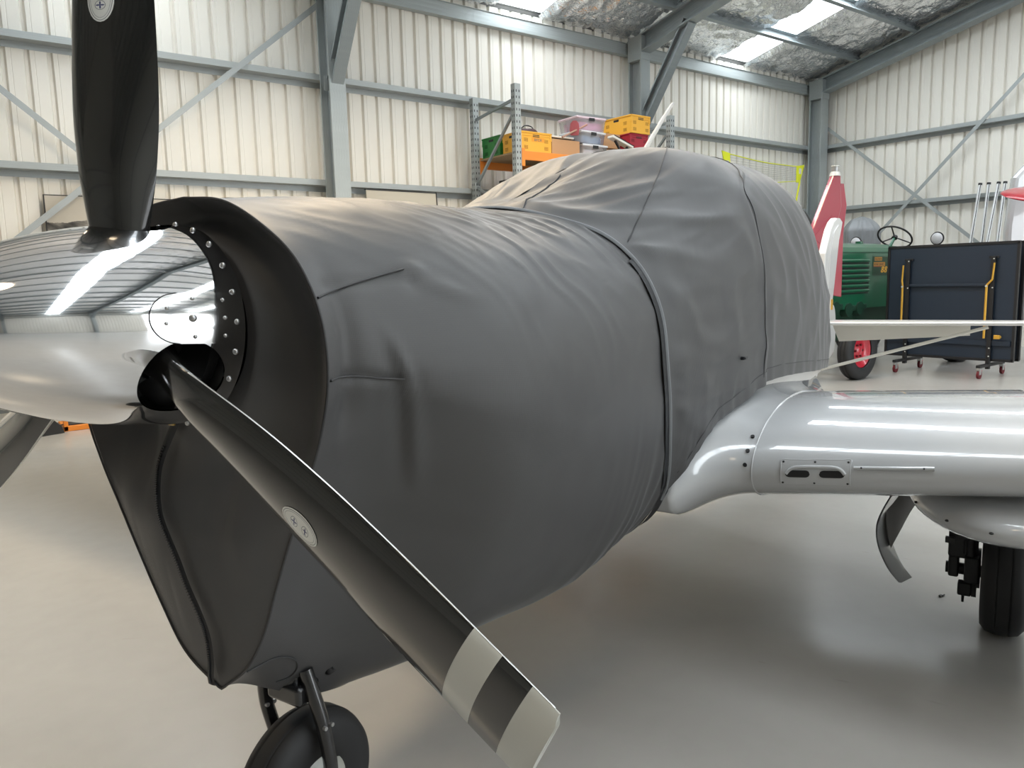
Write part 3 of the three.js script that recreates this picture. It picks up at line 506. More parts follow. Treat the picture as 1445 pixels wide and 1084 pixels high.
// undercarriage
for (const s of [1, -1]) {
  const bc = 1.385 * s;
  const bulge = new THREE.SphereGeometry(1, 48, 32).scale(0.5, 0.105, 0.29).translate(1.95, 0.64, 1.385 * s);
  const gf = mesh('wheel_fairing', bulge, M.white, plane);
  if (s > 0) for (const k of [-1.0, -0.55, -0.15, 0.25]) mesh('screw', new THREE.SphereGeometry(0.006, 10, 8).scale(1, 0.6, 1).translate(1.95 - 0.5 * Math.cos(k), 0.64, 1.385 + 0.29 * Math.sin(k)), M.black, gf);
  // tyre and hub
  const R = 0.215, wdt = 0.072, pr = [[0.1, -0.05], [0.105, -0.062], [0.15, -wdt], [0.185, -wdt * 0.97], [0.207, -0.052], [0.213, -0.03], [0.2145, -0.024], [0.211, -0.0225], [0.211, -0.0195], [0.215, -0.018], [0.215, 0.018], [0.211, 0.0195], [0.211, 0.0225], [0.2145, 0.024], [0.213, 0.03], [0.207, 0.052], [0.185, wdt * 0.97], [0.15, wdt], [0.105, 0.062], [0.1, 0.05]].map(([r, y]) => new THREE.Vector2(r, y));
  const wheel = mesh('main_wheel', new THREE.LatheGeometry(pr, 64).rotateX(Math.PI / 2).translate(2.364, R - 0.004, bc), M.rubber, plane);
  mesh('hub', [cyl(0.103, 0.103, 0.09, 32, 2.364, R, bc, 'z'), cyl(0.04, 0.05, 0.13, 24, 2.364, R, bc, 'z')], M.black, wheel);
  const z0 = s * (1.205 + 0.0), strut = mesh('main_strut', [rbox(0.1, 0.3, 0.072, 0.012, 2.36, 0.42, s * 1.238), rbox(0.07, 0.13, 0.035, 0.008, 2.36, 0.255, s * 1.222), cyl(0.022, 0.022, 0.17, 16, 2.364, R, s * 1.28, 'z'), cyl(0.014, 0.014, 0.3, 12, 2.3, 0.42, s * 1.278), box(0.02, 0.02, 0.03, 2.29, 0.345, s * 1.208)], M.black, plane);
  mesh('brake', [cyl(0.075, 0.075, 0.014, 32, 2.364, R + 0.012, s * 1.302, 'z'), rbox(0.07, 0.1, 0.05, 0.008, 2.31, 0.24, s * 1.283), rbox(0.04, 0.05, 0.045, 0.006, 2.31, 0.16, s * 1.262), cyl(0.006, 0.004, 0.04, 8, 2.31, 0.125, s * 1.258), cyl(0.008, 0.008, 0.05, 8, 2.31, 0.32, s * 1.26), box(0.014, 0.24, 0.016, 2.33, 0.245, s * 1.292)], M.black, strut);
  // curved gear door hanging inboard of the wheel
  const dc = [[0.02, 0.53], [-0.012, 0.46], [-0.03, 0.4], [-0.028, 0.34], [-0.01, 0.28], [0.02, 0.225], [0.055, 0.185]];
  const cv = new THREE.CatmullRomCurve3(dc.map(([z, y]) => V(0, y, z)));
  const door = grid(30, 8, (u, v) => { const p = cv.getPoint(u), wid = lerp(0.34, 0.2, u); return V(2.18 + 0.0 + v * wid * 0.4, p.y, s * (1.0 + p.z + v * 0.03)); });
  const d = mesh('gear_door', [door, door.clone().translate(0, 0, s * 0.006)], M.white, plane);
  const liner = new THREE.Shape([[0, 0.56], [0.30, 0.56], [0.62, 0.42], [0.10, 0.29]].map((p) => new THREE.Vector2(...p)));
  const lin = grid(12, 8, (u, v) => V(2.22 + v * 0.3, lerp(0.55, 0.3, u) , s * (1.018 + 0.165 * v * (1 - u * 0.95) - 0.02 * Math.sin(Math.PI * u) )));
  mesh('gear_door_lining', lin, M.primer, d);
}
{
  // nose leg: fork over a tyre, rim half hidden behind the fork
  const cx = 0.23, R = 0.178, wdt = 0.06;
  const pr = [[0.075, -0.045], [0.08, -0.054], [0.12, -wdt], [0.15, -wdt * 0.96], [0.168, -0.044], [0.176, -0.026], [0.1725, -0.023], [0.1725, -0.019], [0.178, -0.016], [0.178, 0.016], [0.1725, 0.019], [0.1725, 0.023], [0.176, 0.026], [0.168, 0.044], [0.15, wdt * 0.96], [0.12, wdt], [0.08, 0.054], [0.075, 0.045]].map(([r, y]) => new THREE.Vector2(r, y));
  const w = mesh('nose_wheel', new THREE.LatheGeometry(pr, 72).rotateX(Math.PI / 2).translate(cx, R - 0.003, 0), M.rubber, plane);
  const rimP = [[0.0, 0.03], [0.03, 0.03], [0.034, 0.045], [0.046, 0.045], [0.054, 0.03], [0.066, 0.032], [0.076, 0.05], [0.082, 0.052], [0.082, -0.052], [0.076, -0.05], [0.0, -0.03]].map(([r, y]) => new THREE.Vector2(r, y));
  mesh('wheel_rim', new THREE.LatheGeometry(rimP, 48).rotateX(Math.PI / 2).translate(cx, R, 0), M.bladeWhite, w);
  const leg = (s) => tube([V(cx - 0.02, 0.48, s * 0.045), V(cx - 0.018, 0.43, s * (s > 0 ? 0.062 : 0.1)), V(cx - 0.012, 0.36, s * (s > 0 ? 0.08 : 0.112)), V(cx - 0.004, 0.26, s * 0.09), V(cx, 0.17, s * 0.084)], 0.0165, 30, 10);
  const fork = mesh('nose_fork', [leg(1), leg(-1), cyl(0.03, 0.034, 0.14, 20, cx - 0.02, 0.5, 0), rbox(0.07, 0.05, 0.11, 0.012, cx - 0.02, 0.425, 0), cyl(0.012, 0.012, 0.21, 16, cx, R, 0, 'z')], M.blackGloss, plane);
  for (const s of [1, -1]) mesh('fork_bolt', [cyl(0.005, 0.005, 0.008, 8, cx - 0.02, 0.352, s * 0.098, 'z'), cyl(0.005, 0.005, 0.008, 8, cx - 0.0, 0.352, s * 0.098, 'z')], M.metalGrey, fork);
  mesh('shimmy_damper', [rod(V(cx + 0.06, 0.46, 0.05), V(cx - 0.02, 0.44, -0.04), 0.014), rbox(0.04, 0.05, 0.05, 0.01, cx + 0.06, 0.46, 0.03)], M.black, fork);
  mesh('drain_tab', [box(0.012, 0.035, 0.004, 0.52, 0.47, 0.12), cyl(0.002, 0.002, 0.006, 8, 0.52, 0.46, 0.12, 'z')], M.black, plane);
}
// tail: fabric tailplane on struts, narrow fin
{
  const LE = (b) => 5.62 + 0.1 * (b / 1.9) ** 2, TE = (b) => 6.16 - 0.1 * (b / 1.9) ** 2;
  for (const s of [1, -1]) {
    let g = grid(60, 24, (u, v) => {
      const b = lerp(0.05, 1.85, u), k = v <= 0.5 ? 1 - 2 * v : 2 * v - 1, up = v <= 0.5 ? 1 : -1, rib = Math.abs(Math.sin(Math.PI * b / 0.27));
      const th = 0.2 * (0.2969 * Math.sqrt(k) - 0.126 * k - 0.3516 * k * k + 0.2843 * k ** 3 - 0.1015 * k ** 4) * 0.62 * (1 - 0.12 * rib);
      return V(lerp(LE(b), TE(b), k), 0.93 + 0.006 * b + up * (th + 0.004), s * b);
    });
    if (s > 0) g = flip(g);
    const tp = mesh('tailplane', g, M.tailWhite, plane);
    let e = grid(30, 4, (u, v) => V(6.1 + 0.02 * v, lerp(0.905, 0.79, v) + 0.006 * u, s * lerp(0.12, 1.08, u)));
    mesh('elevator_tab', extrude([[0.105, 0.9], [1.1, 0.905], [1.1, 0.83], [0.16, 0.765]], 0.02).rotateY(-Math.PI / 2).scale(1, 1, s).translate(5.99, 0, 0), M.cream, tp);
    mesh('tail_strut', rod(V(5.85, 0.54, s * 0.05), V(5.85, 0.905, s * 1.22), 0.013), M.cream, plane);
  }
  const O2 = [[5.96, 1.08], [6.0, 1.49], [6.075, 1.575], [6.206, 1.698], [6.319, 1.762], [6.45, 1.8], [6.6, 1.807], [6.7, 1.786], [6.68, 1.755], [6.566, 1.618], [6.403, 1.211], [6.33, 1.05], [6.2, 0.95]];
  const fin = mesh('tail_fin', extrude(O2, 0.06, 0.012).translate(0, 0, -0.03), M.tailWhite, plane);
  const O3 = [[6.12, 1.2], [6.16, 1.5], [6.3, 1.68], [6.5, 1.755], [6.6, 1.745], [6.48, 1.58], [6.34, 1.2]];
  mesh('fin_panel', extrude(O3, 0.008, 0.002).translate(0, 0, 0.03), M.tailWhite, fin);
  mesh('tail_marking', box(0.04, 0.09, 0.01, 6.3, 1.06, 0.035), M.gold, fin);
}
// spinner and propeller on a thrust line tilted three degrees up
const HUB = V(0, 1.278, 0), TILT = -3 * Math.PI / 180, SR = 0.19, SL = 0.5, BX = -0.112;
const spinR = (u) => SR * Math.pow(Math.max(0, 1 - Math.pow(u, 1.9)), 0.62);     // u = 0 at the back plate, 1 at the tip
const BLADES = [1, 121, 241].map((d) => d * Math.PI / 180);
{
  const outer = [], N = 60; for (let i = 0; i <= N; i++) { const u = 1 - Math.cos(i / N * Math.PI / 2); outer.push(new THREE.Vector2(Math.max(1e-5, spinR(Math.sin(i / N * Math.PI / 2))), SL * Math.sin(i / N * Math.PI / 2))); }
  const th = 0.004, inner = outer.slice(0, -1).reverse().map((p) => new THREE.Vector2(Math.max(1e-5, p.x - th), p.y * 0.985));
  inner[0].x = 1e-5; const prof = [...outer, ...inner, outer[0].clone()].reverse();
  let g = new THREE.LatheGeometry(prof, 160); g.rotateZ(Math.PI / 2);       // +y -> -x
  let b = new Brush(g); b.updateMatrixWorld();
  const ev = new Evaluator(); ev.useGroups = false; ev.attributes = ['position', 'normal', 'uv'];
  for (const a of BLADES) { const c = new THREE.CylinderGeometry(1, 1, 0.3, 64).scale(0.076, 1, 0.074).translate(BX + 0.006, 0.2, 0).rotateX(a); const cb = new Brush(c); cb.updateMatrixWorld(); b = ev.evaluate(b, cb, SUBTRACTION); }
  const sp = mesh('spinner', b.geometry, M.chrome, plane); sp.position.copy(HUB); sp.rotation.z = TILT;
  // back plate and dark hub inside
  mesh('back_plate', [cyl(SR - 0.004, SR - 0.004, 0.01, 96, -0.006, 0, 0, 'x')], M.metalGrey, sp);
  mesh('propeller_hub', [cyl(0.07, 0.08, 0.2, 32, -0.12, 0, 0, 'x'), cyl(0.15, 0.15, 0.02, 48, -0.03, 0, 0, 'x')], M.black, sp);
  // riveted filler plates behind the blades
  const onSpin = (x, ang, off) => { const u = clamp(-x / SL), r = spinR(u) + off; return V(x, r * Math.cos(ang), r * Math.sin(ang)); };
  BLADES.forEach((a) => {
    const half = 0.42, x0 = -0.001, x1 = -0.175;
    for (const [a0, a1, tip] of [[a - 0.86, a - 0.385, 1]]) {
      const g2 = grid(24, 20, (u, v) => { const v2 = v * 2 - 1, rr = tip ? Math.sqrt(Math.max(0, 1 - v2 * v2)) : 1; const xe = lerp(x1 + 0.05, x1, rr); return onSpin(lerp(x0, xe, u), lerp(a0, a1, v), 0.0012); });
      const pl = mesh('filler_plate', g2, M.chrome2, sp);
      mesh('plate_edge', tube(Array.from({ length: 41 }, (_, i) => { const v2 = i / 20 - 1, xe = lerp(x1 + 0.05, x1, Math.sqrt(Math.max(0, 1 - v2 * v2))); return onSpin(xe, lerp(a0, a1, i / 40), 0.0012); }), 0.0009, 80, 6), M.black, pl);
      for (const [fx, fa] of [[0.25, 0.15], [0.25, 0.5], [0.25, 0.85], [0.6, 0.12], [0.62, 0.5], [0.6, 0.86], [0.88, 0.3], [0.9, 0.6]]) { const p = onSpin(lerp(x0, x1 + 0.01, fx), lerp(a0, a1, fa), 0.0012), big = fx === 0.62; mesh(big ? 'screw' : 'rivet', new THREE.SphereGeometry(big ? 0.007 : 0.0035, 14, 10).translate(p.x, p.y, p.z), M.metalGrey, pl); }
    }
  });
  for (let i = 0; i < 22; i++) { const ang = i / 22 * 2 * Math.PI + 0.1, p = onSpin(-0.018, ang, 0.0005); mesh('screw', new THREE.SphereGeometry(0.0055, 14, 10).scale(0.9, 1, 1).translate(p.x, p.y, p.z), M.metalGrey, sp); }
  // propeller blades
  const CR = [0.09, 0.13, 0.17, 0.22, 0.28, 0.4, 0.57, 0.7, 0.8, 0.9, 0.97, 1.03], CC = [0.086, 0.09, 0.103, 0.122, 0.142, 0.166, 0.172, 0.166, 0.158, 0.15, 0.146, 0.142];
  const BR = [0.09, 0.15, 0.3, 0.5, 0.75, 1.03], BB = [42, 38, 30, 20, 13, 9], TH = [[0.09, 0.14, 0.2, 0.3, 0.5, 0.75, 1.03], [0.95, 0.62, 0.42, 0.28, 0.2, 0.16, 0.11]];
  const bladePt = (r, q, off = 0) => {       // q in 0..1 round the section: 0 trailing edge, 0.5 leading edge (front first)
    const ch = cubic(r, CR, CC), be = cubic(r, BR, BB) * Math.PI / 180, tc = cubic(r, TH[0], TH[1]);
    const ph = q * 2 * Math.PI, k = (1 + Math.cos(ph)) / 2, front = q <= 0.5;          // k: 1 at trailing edge, 0 at leading edge
    const round = smooth(0.3, 0.12, r), yt = 5 * tc * (0.2969 * Math.sqrt(k) - 0.126 * k - 0.3516 * k * k + 0.2843 * k ** 3 - 0.1036 * k ** 4), el = tc / 2 * Math.sin(Math.acos(clamp(1 - 2 * k, -1, 1)));
    const y = front ? lerp(yt * 0.6 + 2.5 * tc * k * (1 - k), el, round) : -lerp(yt * 0.45, el, round), s = (0.5 - k) * ch + 0.006, n = y * ch + (front ? off : -off);
    const so = s + (k < 0.02 ? off : 0), rt = r + 0.006 * smooth(0.95, 1.03, r) * (0.5 - s / ch) - 0.005 * smooth(1.0, 1.03, r) * smooth(0.4, 0.52, s / ch);
    return V(BX - so * Math.sin(be) - n * Math.cos(be), rt, -so * Math.cos(be) + n * Math.sin(be));
  };
  const span = (r0, r1, n) => grid(n, 64, (u, v) => bladePt(lerp(r0, r1, u), v));
  const capG = () => { const p = []; for (let j = 0; j < 64; j++) p.push(bladePt(1.03, j / 64)); const c = bladePt(1.03, 0.25).lerp(bladePt(1.03, 0.75), 0.5); return grid(1, 64, (u, v) => u ? p[Math.round(v * 64) % 64] : c); };
  const decal = canvasTex(256, 512, (c, w, h) => {
    c.fillStyle = '#f2f3f0'; c.fillRect(0, 0, w, h); c.strokeStyle = '#3b4047'; c.lineWidth = 4; c.beginPath(); c.ellipse(w / 2, h / 2, w * 0.43, h * 0.46, 0, 0, 7); c.stroke();
    c.strokeStyle = '#7d8288'; c.lineWidth = 7; c.setLineDash([4, 5]); c.beginPath(); c.ellipse(w / 2, h / 2, w * 0.37, h * 0.41, 0, 0, 7); c.stroke(); c.setLineDash([]);
    for (const [y, k] of [[0.345, 0], [0.655, 1]]) {
      c.strokeStyle = '#565c6a'; c.lineWidth = 4; c.beginPath(); c.arc(w / 2, h * y, w * 0.185, 0, 7); c.stroke();
      c.save(); c.translate(w / 2, h * y); c.strokeStyle = '#26346f'; c.fillStyle = '#26346f';
      if (k) { for (let i = 0; i < 4; i++) { c.rotate(Math.PI / 2); c.beginPath(); c.ellipse(0, -w * 0.08, 7, w * 0.075, 0, 0, 7); c.fill(); } }
      else { c.rotate(Math.PI / 2); c.beginPath(); c.ellipse(0, 0, 8, w * 0.15, 0, 0, 7); c.fill(); c.fillRect(-w * 0.12, -10, w * 0.24, 9); c.fillRect(-w * 0.06, w * 0.11, w * 0.12, 6); }
      c.restore();
    }
  });
  const decalMat = std({ map: decal, roughness: 0.35 });
  BLADES.forEach((a, i) => {
    const bl = mesh('propeller_blade', [span(0.09, 0.875, 90)], M.blade, plane);
    bl.position.copy(HUB); bl.rotation.set(a, 0, 0); const q = new THREE.Quaternion().setFromAxisAngle(V(0, 0, 1), TILT).multiply(new THREE.Quaternion().setFromAxisAngle(V(1, 0, 0), a)); bl.quaternion.copy(q);
    if (i) {
      mesh('tip_stripe', span(0.875, 0.926, 8), M.bladeWhite, bl).userData.label = 'white stripe near the tip';
      mesh('tip_stripe', span(0.926, 0.979, 8), M.blade, bl).userData.label = 'black stripe near the tip';
    } else { mesh('tip_stripe', span(0.875, 0.926, 8), M.bladeWhite, bl); mesh('tip_stripe', span(0.926, 0.979, 8), M.blade, bl); }
    mesh('blade_tip', [span(0.979, 1.03, 12), capG()], M.bladeWhite, bl);
    const seg = grid(160, 6, (u, v) => { const r = lerp(0.24, 1.02, u), w = (0.004 + 0.012 * smooth(0.5, 0.95, r) * Math.max(0, nz(r * 90, i, 2) + 0.25 * nz(r * 300, 4))) ; return bladePt(r, 0.5 + (v - 0.5) * 2 * w * (v < 0.5 ? 1.1 : 1), 0.0007); });
    mesh('leading_edge_guard', seg, M.erosion, bl);
    const dl = grid(24, 24, (u, v) => { const ang = v * 2 * Math.PI, rr = u, r = 0.563 + Math.cos(ang) * 0.041 * rr, s0 = 0.25 + 0.0 + Math.sin(ang) * 0.05 * rr; return bladePt(r, s0, 0.0009); });
    const uv = dl.attributes.uv; for (let k = 0; k <= 24; k++) for (let j = 0; j <= 24; j++) { const ang = j / 24 * 2 * Math.PI, rr = k / 24; uv.setXY(k * 25 + j, 0.5 + 0.5 * Math.sin(ang) * rr, 0.5 + 0.5 * Math.cos(ang) * rr); }
    mesh('decal', dl, decalMat, bl).userData.label = 'pale oval decal with two blue emblems';
  });
}

// ---------------------------------------------------------------- pallet rack on the long wall and what is on it
const RX0 = 6.215, RX1 = 9.12, RF = -8.0, RB = -8.93, DECK = 2.985;
{
  const t = thing('pallet_rack', 'galvanised pallet rack with orange beams standing against the long wall behind the aircraft', 'shelving');
  const H2 = 3.79, upr = (x, z, h) => {
    const u = mesh('upright', [box(0.003, h, 0.08, x - 0.045, h / 2, z), box(0.003, h, 0.08, x + 0.045, h / 2, z), box(0.09, h, 0.003, x, h / 2, z + 0.04), box(0.02, h, 0.003, x - 0.036, h / 2, z - 0.04), box(0.02, h, 0.003, x + 0.036, h / 2, z - 0.04), box(0.12, 0.006, 0.12, x, 0.004, z)], M.galv, t);
    const sl = []; for (let y = 0.1; y < h - 0.03; y += 0.075) for (const s of [-1, 1]) sl.push(box(0.012, 0.03, 0.002, x + s * 0.022, y, z + 0.0415), box(0.002, 0.03, 0.012, x - 0.0465, y, z + s * 0.018));
    const m = mesh('slots', sl, M.black, u); m.userData.kind = 'stuff';
  };
  for (const [x, h] of [[RX0, H2], [RX1, 3.7]]) {
    upr(x, RF, h); upr(x, RB, h);
    const ys = [0.3, 1.3, 1.9, 2.45, 2.85, 3.55];
    for (const [a, b] of [[2.0, 2.3], [2.62, 3.5], [1.4, 0.6], [0.6, 1.4]]) mesh('frame_brace', bar(V(x, a, RB), V(x, b, RF), 0.03, 0.03), M.dark_steel, t);
    mesh('frame_brace', bar(V(x, 3.5, RB), V(x, 3.62, RF), 0.03, 0.03), M.dark_steel, t);
    mesh('frame_brace', bar(V(x, 2.62, RB), V(x, 2.2, RF), 0.03, 0.03), M.dark_steel, t);
  }
  for (const y of [DECK - 0.06, 2.06]) {
    for (const [z, m] of [[RF + 0.0, M.orange], [RB, M.orangeDark]]) {
      const b = mesh('beam', rbox(RX1 - RX0 - 0.1, 0.115, 0.045, 0.006, (RX0 + RX1) / 2, y, z), M.orange, t);
      for (const s of [-1, 1]) mesh('beam_connector', [box(0.05, 0.22, 0.006, s < 0 ? RX0 + 0.068 : RX1 - 0.068, y - 0.03, z + 0.045)], M.orange, b);
    }
    mesh('deck_board', box(RX1 - RX0 - 0.1, 0.02, RF - RB - 0.05, (RX0 + RX1) / 2, y + 0.05, (RF + RB) / 2), M.board, t);
  }
}
// plastic crate: open box with rim, corner ribs, hand slots and vent grids; origin at its base centre
function crate(label, w, h, d, m, mDark, pos, turn, group, text) {
  const t = thing('plastic_crate', label, 'crate', pos, turn, group), th = 0.006;
  mesh('body', [box(w - 0.02, th, d - 0.02, 0, th / 2, 0), box(th, h, d - 0.02, -w / 2 + 0.012, h / 2, 0), box(th, h, d - 0.02, w / 2 - 0.012, h / 2, 0), box(w - 0.02, h, th, 0, h / 2, -d / 2 + 0.012), box(w - 0.02, h, th, 0, h / 2, d / 2 - 0.012)], m, t);
  mesh('rim', [rbox(w, 0.02, 0.016, 0.004, 0, h - 0.01, d / 2 - 0.008), rbox(w, 0.02, 0.016, 0.004, 0, h - 0.01, -d / 2 + 0.008), rbox(0.016, 0.02, d, 0.004, w / 2 - 0.008, h - 0.01, 0), rbox(0.016, 0.02, d, 0.004, -w / 2 + 0.008, h - 0.01, 0),
    ...[-1, 1].flatMap((a) => [-1, 1].map((b) => rbox(0.03, h * 0.4, 0.03, 0.006, a * (w / 2 - 0.018), h * 0.8, b * (d / 2 - 0.018)))), ...[-1, 1].map((b) => rbox(w * 0.9, 0.008, 0.01, 0.003, 0, h * 0.8, b * (d / 2 - 0.008)))], m, t);
  for (const s of [-1, 1]) {
    mesh('hand_slot', rbox(0.11, 0.028, 0.006, 0.002, 0, h - 0.05, s * (d / 2 - 0.008)), M.black, t);
    mesh('hand_slot', rbox(0.006, 0.028, 0.1, 0.002, s * (w / 2 - 0.008), h - 0.05, 0), M.black, t);
  }
  const vent = (cx, cy, face) => { const l = []; for (let i = 0; i < 4; i++) for (let j = 0; j < 4; j++) { const u = cx + (i - 1.5) * 0.017, y = cy + (j - 1.5) * 0.012; l.push(face === 'z' ? box(0.012, 0.008, 0.002, u, y, d / 2 - 0.0085) : box(0.002, 0.008, 0.012, -w / 2 + 0.0085, y, u)); } return l; };
  for (const cx of [-w * 0.32, w * 0.32]) for (const cy of [h * 0.22, h * 0.58]) mesh('vent', vent(cx, cy, 'z'), mDark, t);
  for (const cx of [-d * 0.28, d * 0.28]) for (const cy of [h * 0.22, h * 0.58]) mesh('vent', vent(cx, cy, 'x'), mDark, t);
  if (text) {
    const tx = canvasTex(256, 64, (c) => { c.fillStyle = '#e59a2c'; c.fillRect(0, 0, 256, 64); c.fillStyle = '#6e6a60'; c.font = 'bold 58px sans-serif'; c.textAlign = 'center'; c.textBaseline = 'middle'; c.fillText(text, 128, 34); });
    mesh('lettering', new THREE.PlaneGeometry(0.22, 0.052).translate(0.03, h * 0.62, d / 2 - 0.0072), std({ map: tx, roughness: 0.5 }), t).userData.label = 'grey capital letters';
  }
  return t;
}
const D0 = DECK + 0.0015;
crate('orange-yellow plastic crate with grey lettering at the left front of the rack shelf', 0.53, 0.255, 0.4, M.yellow, M.yellowDark, [6.57, D0, -8.235], 0, null, 'BFCH');
crate('tall green plastic crate behind the left yellow crate on the rack shelf', 0.55, 0.27, 0.42, M.green, M.greenDark, [6.57, D0, -8.68], 0);
crate('green plastic crate at the bottom of the crate stack on the right of the rack', 0.4, 0.165, 0.6, M.green, M.greenDark, [8.5, D0, -8.33], 0);
crate('dark red plastic crate stacked under the right yellow crate', 0.39, 0.24, 0.58, M.redCrate, M.redDark, [8.5, D0 + 0.166, -8.33], 0);
crate('yellow plastic crate topmost on the right of the rack shelf', 0.41, 0.255, 0.62, M.yellow, M.yellowDark, [8.51, D0 + 0.408, -8.33], 0.03);
function carton(label, w, h, d, pos, turn = 0, m = M.card) {
  const t = thing('cardboard_box', label, 'box', pos, turn);
  mesh('carton', rbox(w, h, d, 0.006, 0, h / 2, 0), m, t);
  for (const s of [-1, 1]) mesh('flap', box(w - 0.008, 0.004, d / 2 - 0.004, 0, h + 0.002, s * d / 4), m, t);
  mesh('packing_tape', box(w * 0.999, 0.0012, 0.05, 0, h + 0.0046, 0), M.board, t);
}
carton('plain brown cardboard box to the right of the lettered yellow crate', 0.5, 0.2, 0.4, [7.1, D0, -8.26]);
carton('brown carton wedged between the clear tubs and the red crate', 0.38, 0.2, 0.36, [8.1, D0 + 0.197, -8.4]);
carton('brown carton standing under the wedged carton on the rack', 0.36, 0.188, 0.4, [8.1, D0, -8.45]);
carton('small brown box at the back of the rack shelf behind the plain cardboard box', 0.3, 0.3, 0.14, [7.15, D0, -8.78], 0);
// lidded see-through tub
function tub(label, w, h, d, pos, inside, turn = 0, lidM = M.clear) {
  const t = thing('storage_tub', label, 'storage box', pos, turn), q = [[-w / 2 + 0.03, -d / 2 + 0.03], [w / 2 - 0.03, -d / 2 + 0.03], [w / 2 - 0.03, d / 2 - 0.03], [-w / 2 + 0.03, d / 2 - 0.03]];
  const g = new THREE.CylinderGeometry(1, 0.92, h - 0.03, 4, 1, true).rotateY(Math.PI / 4).scale(w * 0.7 , 1, d * 0.7).translate(0, (h - 0.03) / 2, 0);
  mesh('tub', [g.toNonIndexed(), box(w * 0.9, 0.004, d * 0.9, 0, 0.002, 0)], M.clearBox, t);
  mesh('lid', [rbox(w + 0.02, 0.03, d + 0.02, 0.012, 0, h - 0.02, 0), rbox(w * 0.86, 0.012, d * 0.84, 0.005, 0, h - 0.004, 0)], lidM, t);
  for (const s of [-1, 1]) mesh('clip', [rbox(0.1, 0.04, 0.012, 0.004, 0, h - 0.04, s * (d / 2 + 0.012))], M.black, t);
  if (inside) mesh('contents', rbox(w * 0.84, h * 0.62, d * 0.84, 0.03, 0, h * 0.33, 0), inside, t);
}
tub('see-through tub at the bottom of the clear stack behind the brown box', 0.46, 0.19, 0.42, [7.63, D0, -8.26], M.clear);
tub('see-through tub of blue things in the middle of the clear stack', 0.48, 0.17, 0.42, [7.58, D0 + 0.1945, -8.255], M.blueStuff, 0.06);
tub('see-through tub of pink things topmost of the clear stack', 0.52, 0.19, 0.4, [7.6, D0 + 0.37, -8.28], M.pink, -0.04, std({ color: rgb(0.7, 0.55, 0.6), roughness: 0.4 }));
tub('clear tub on the lower rack shelf beside the left uprights', 0.45, 0.24, 0.5, [6.6, 2.122, -8.5], M.clear);
tub('clear tub stacked on the lower shelf under the black case', 0.45, 0.22, 0.5, [6.62, 2.368, -8.5], M.blueStuff);
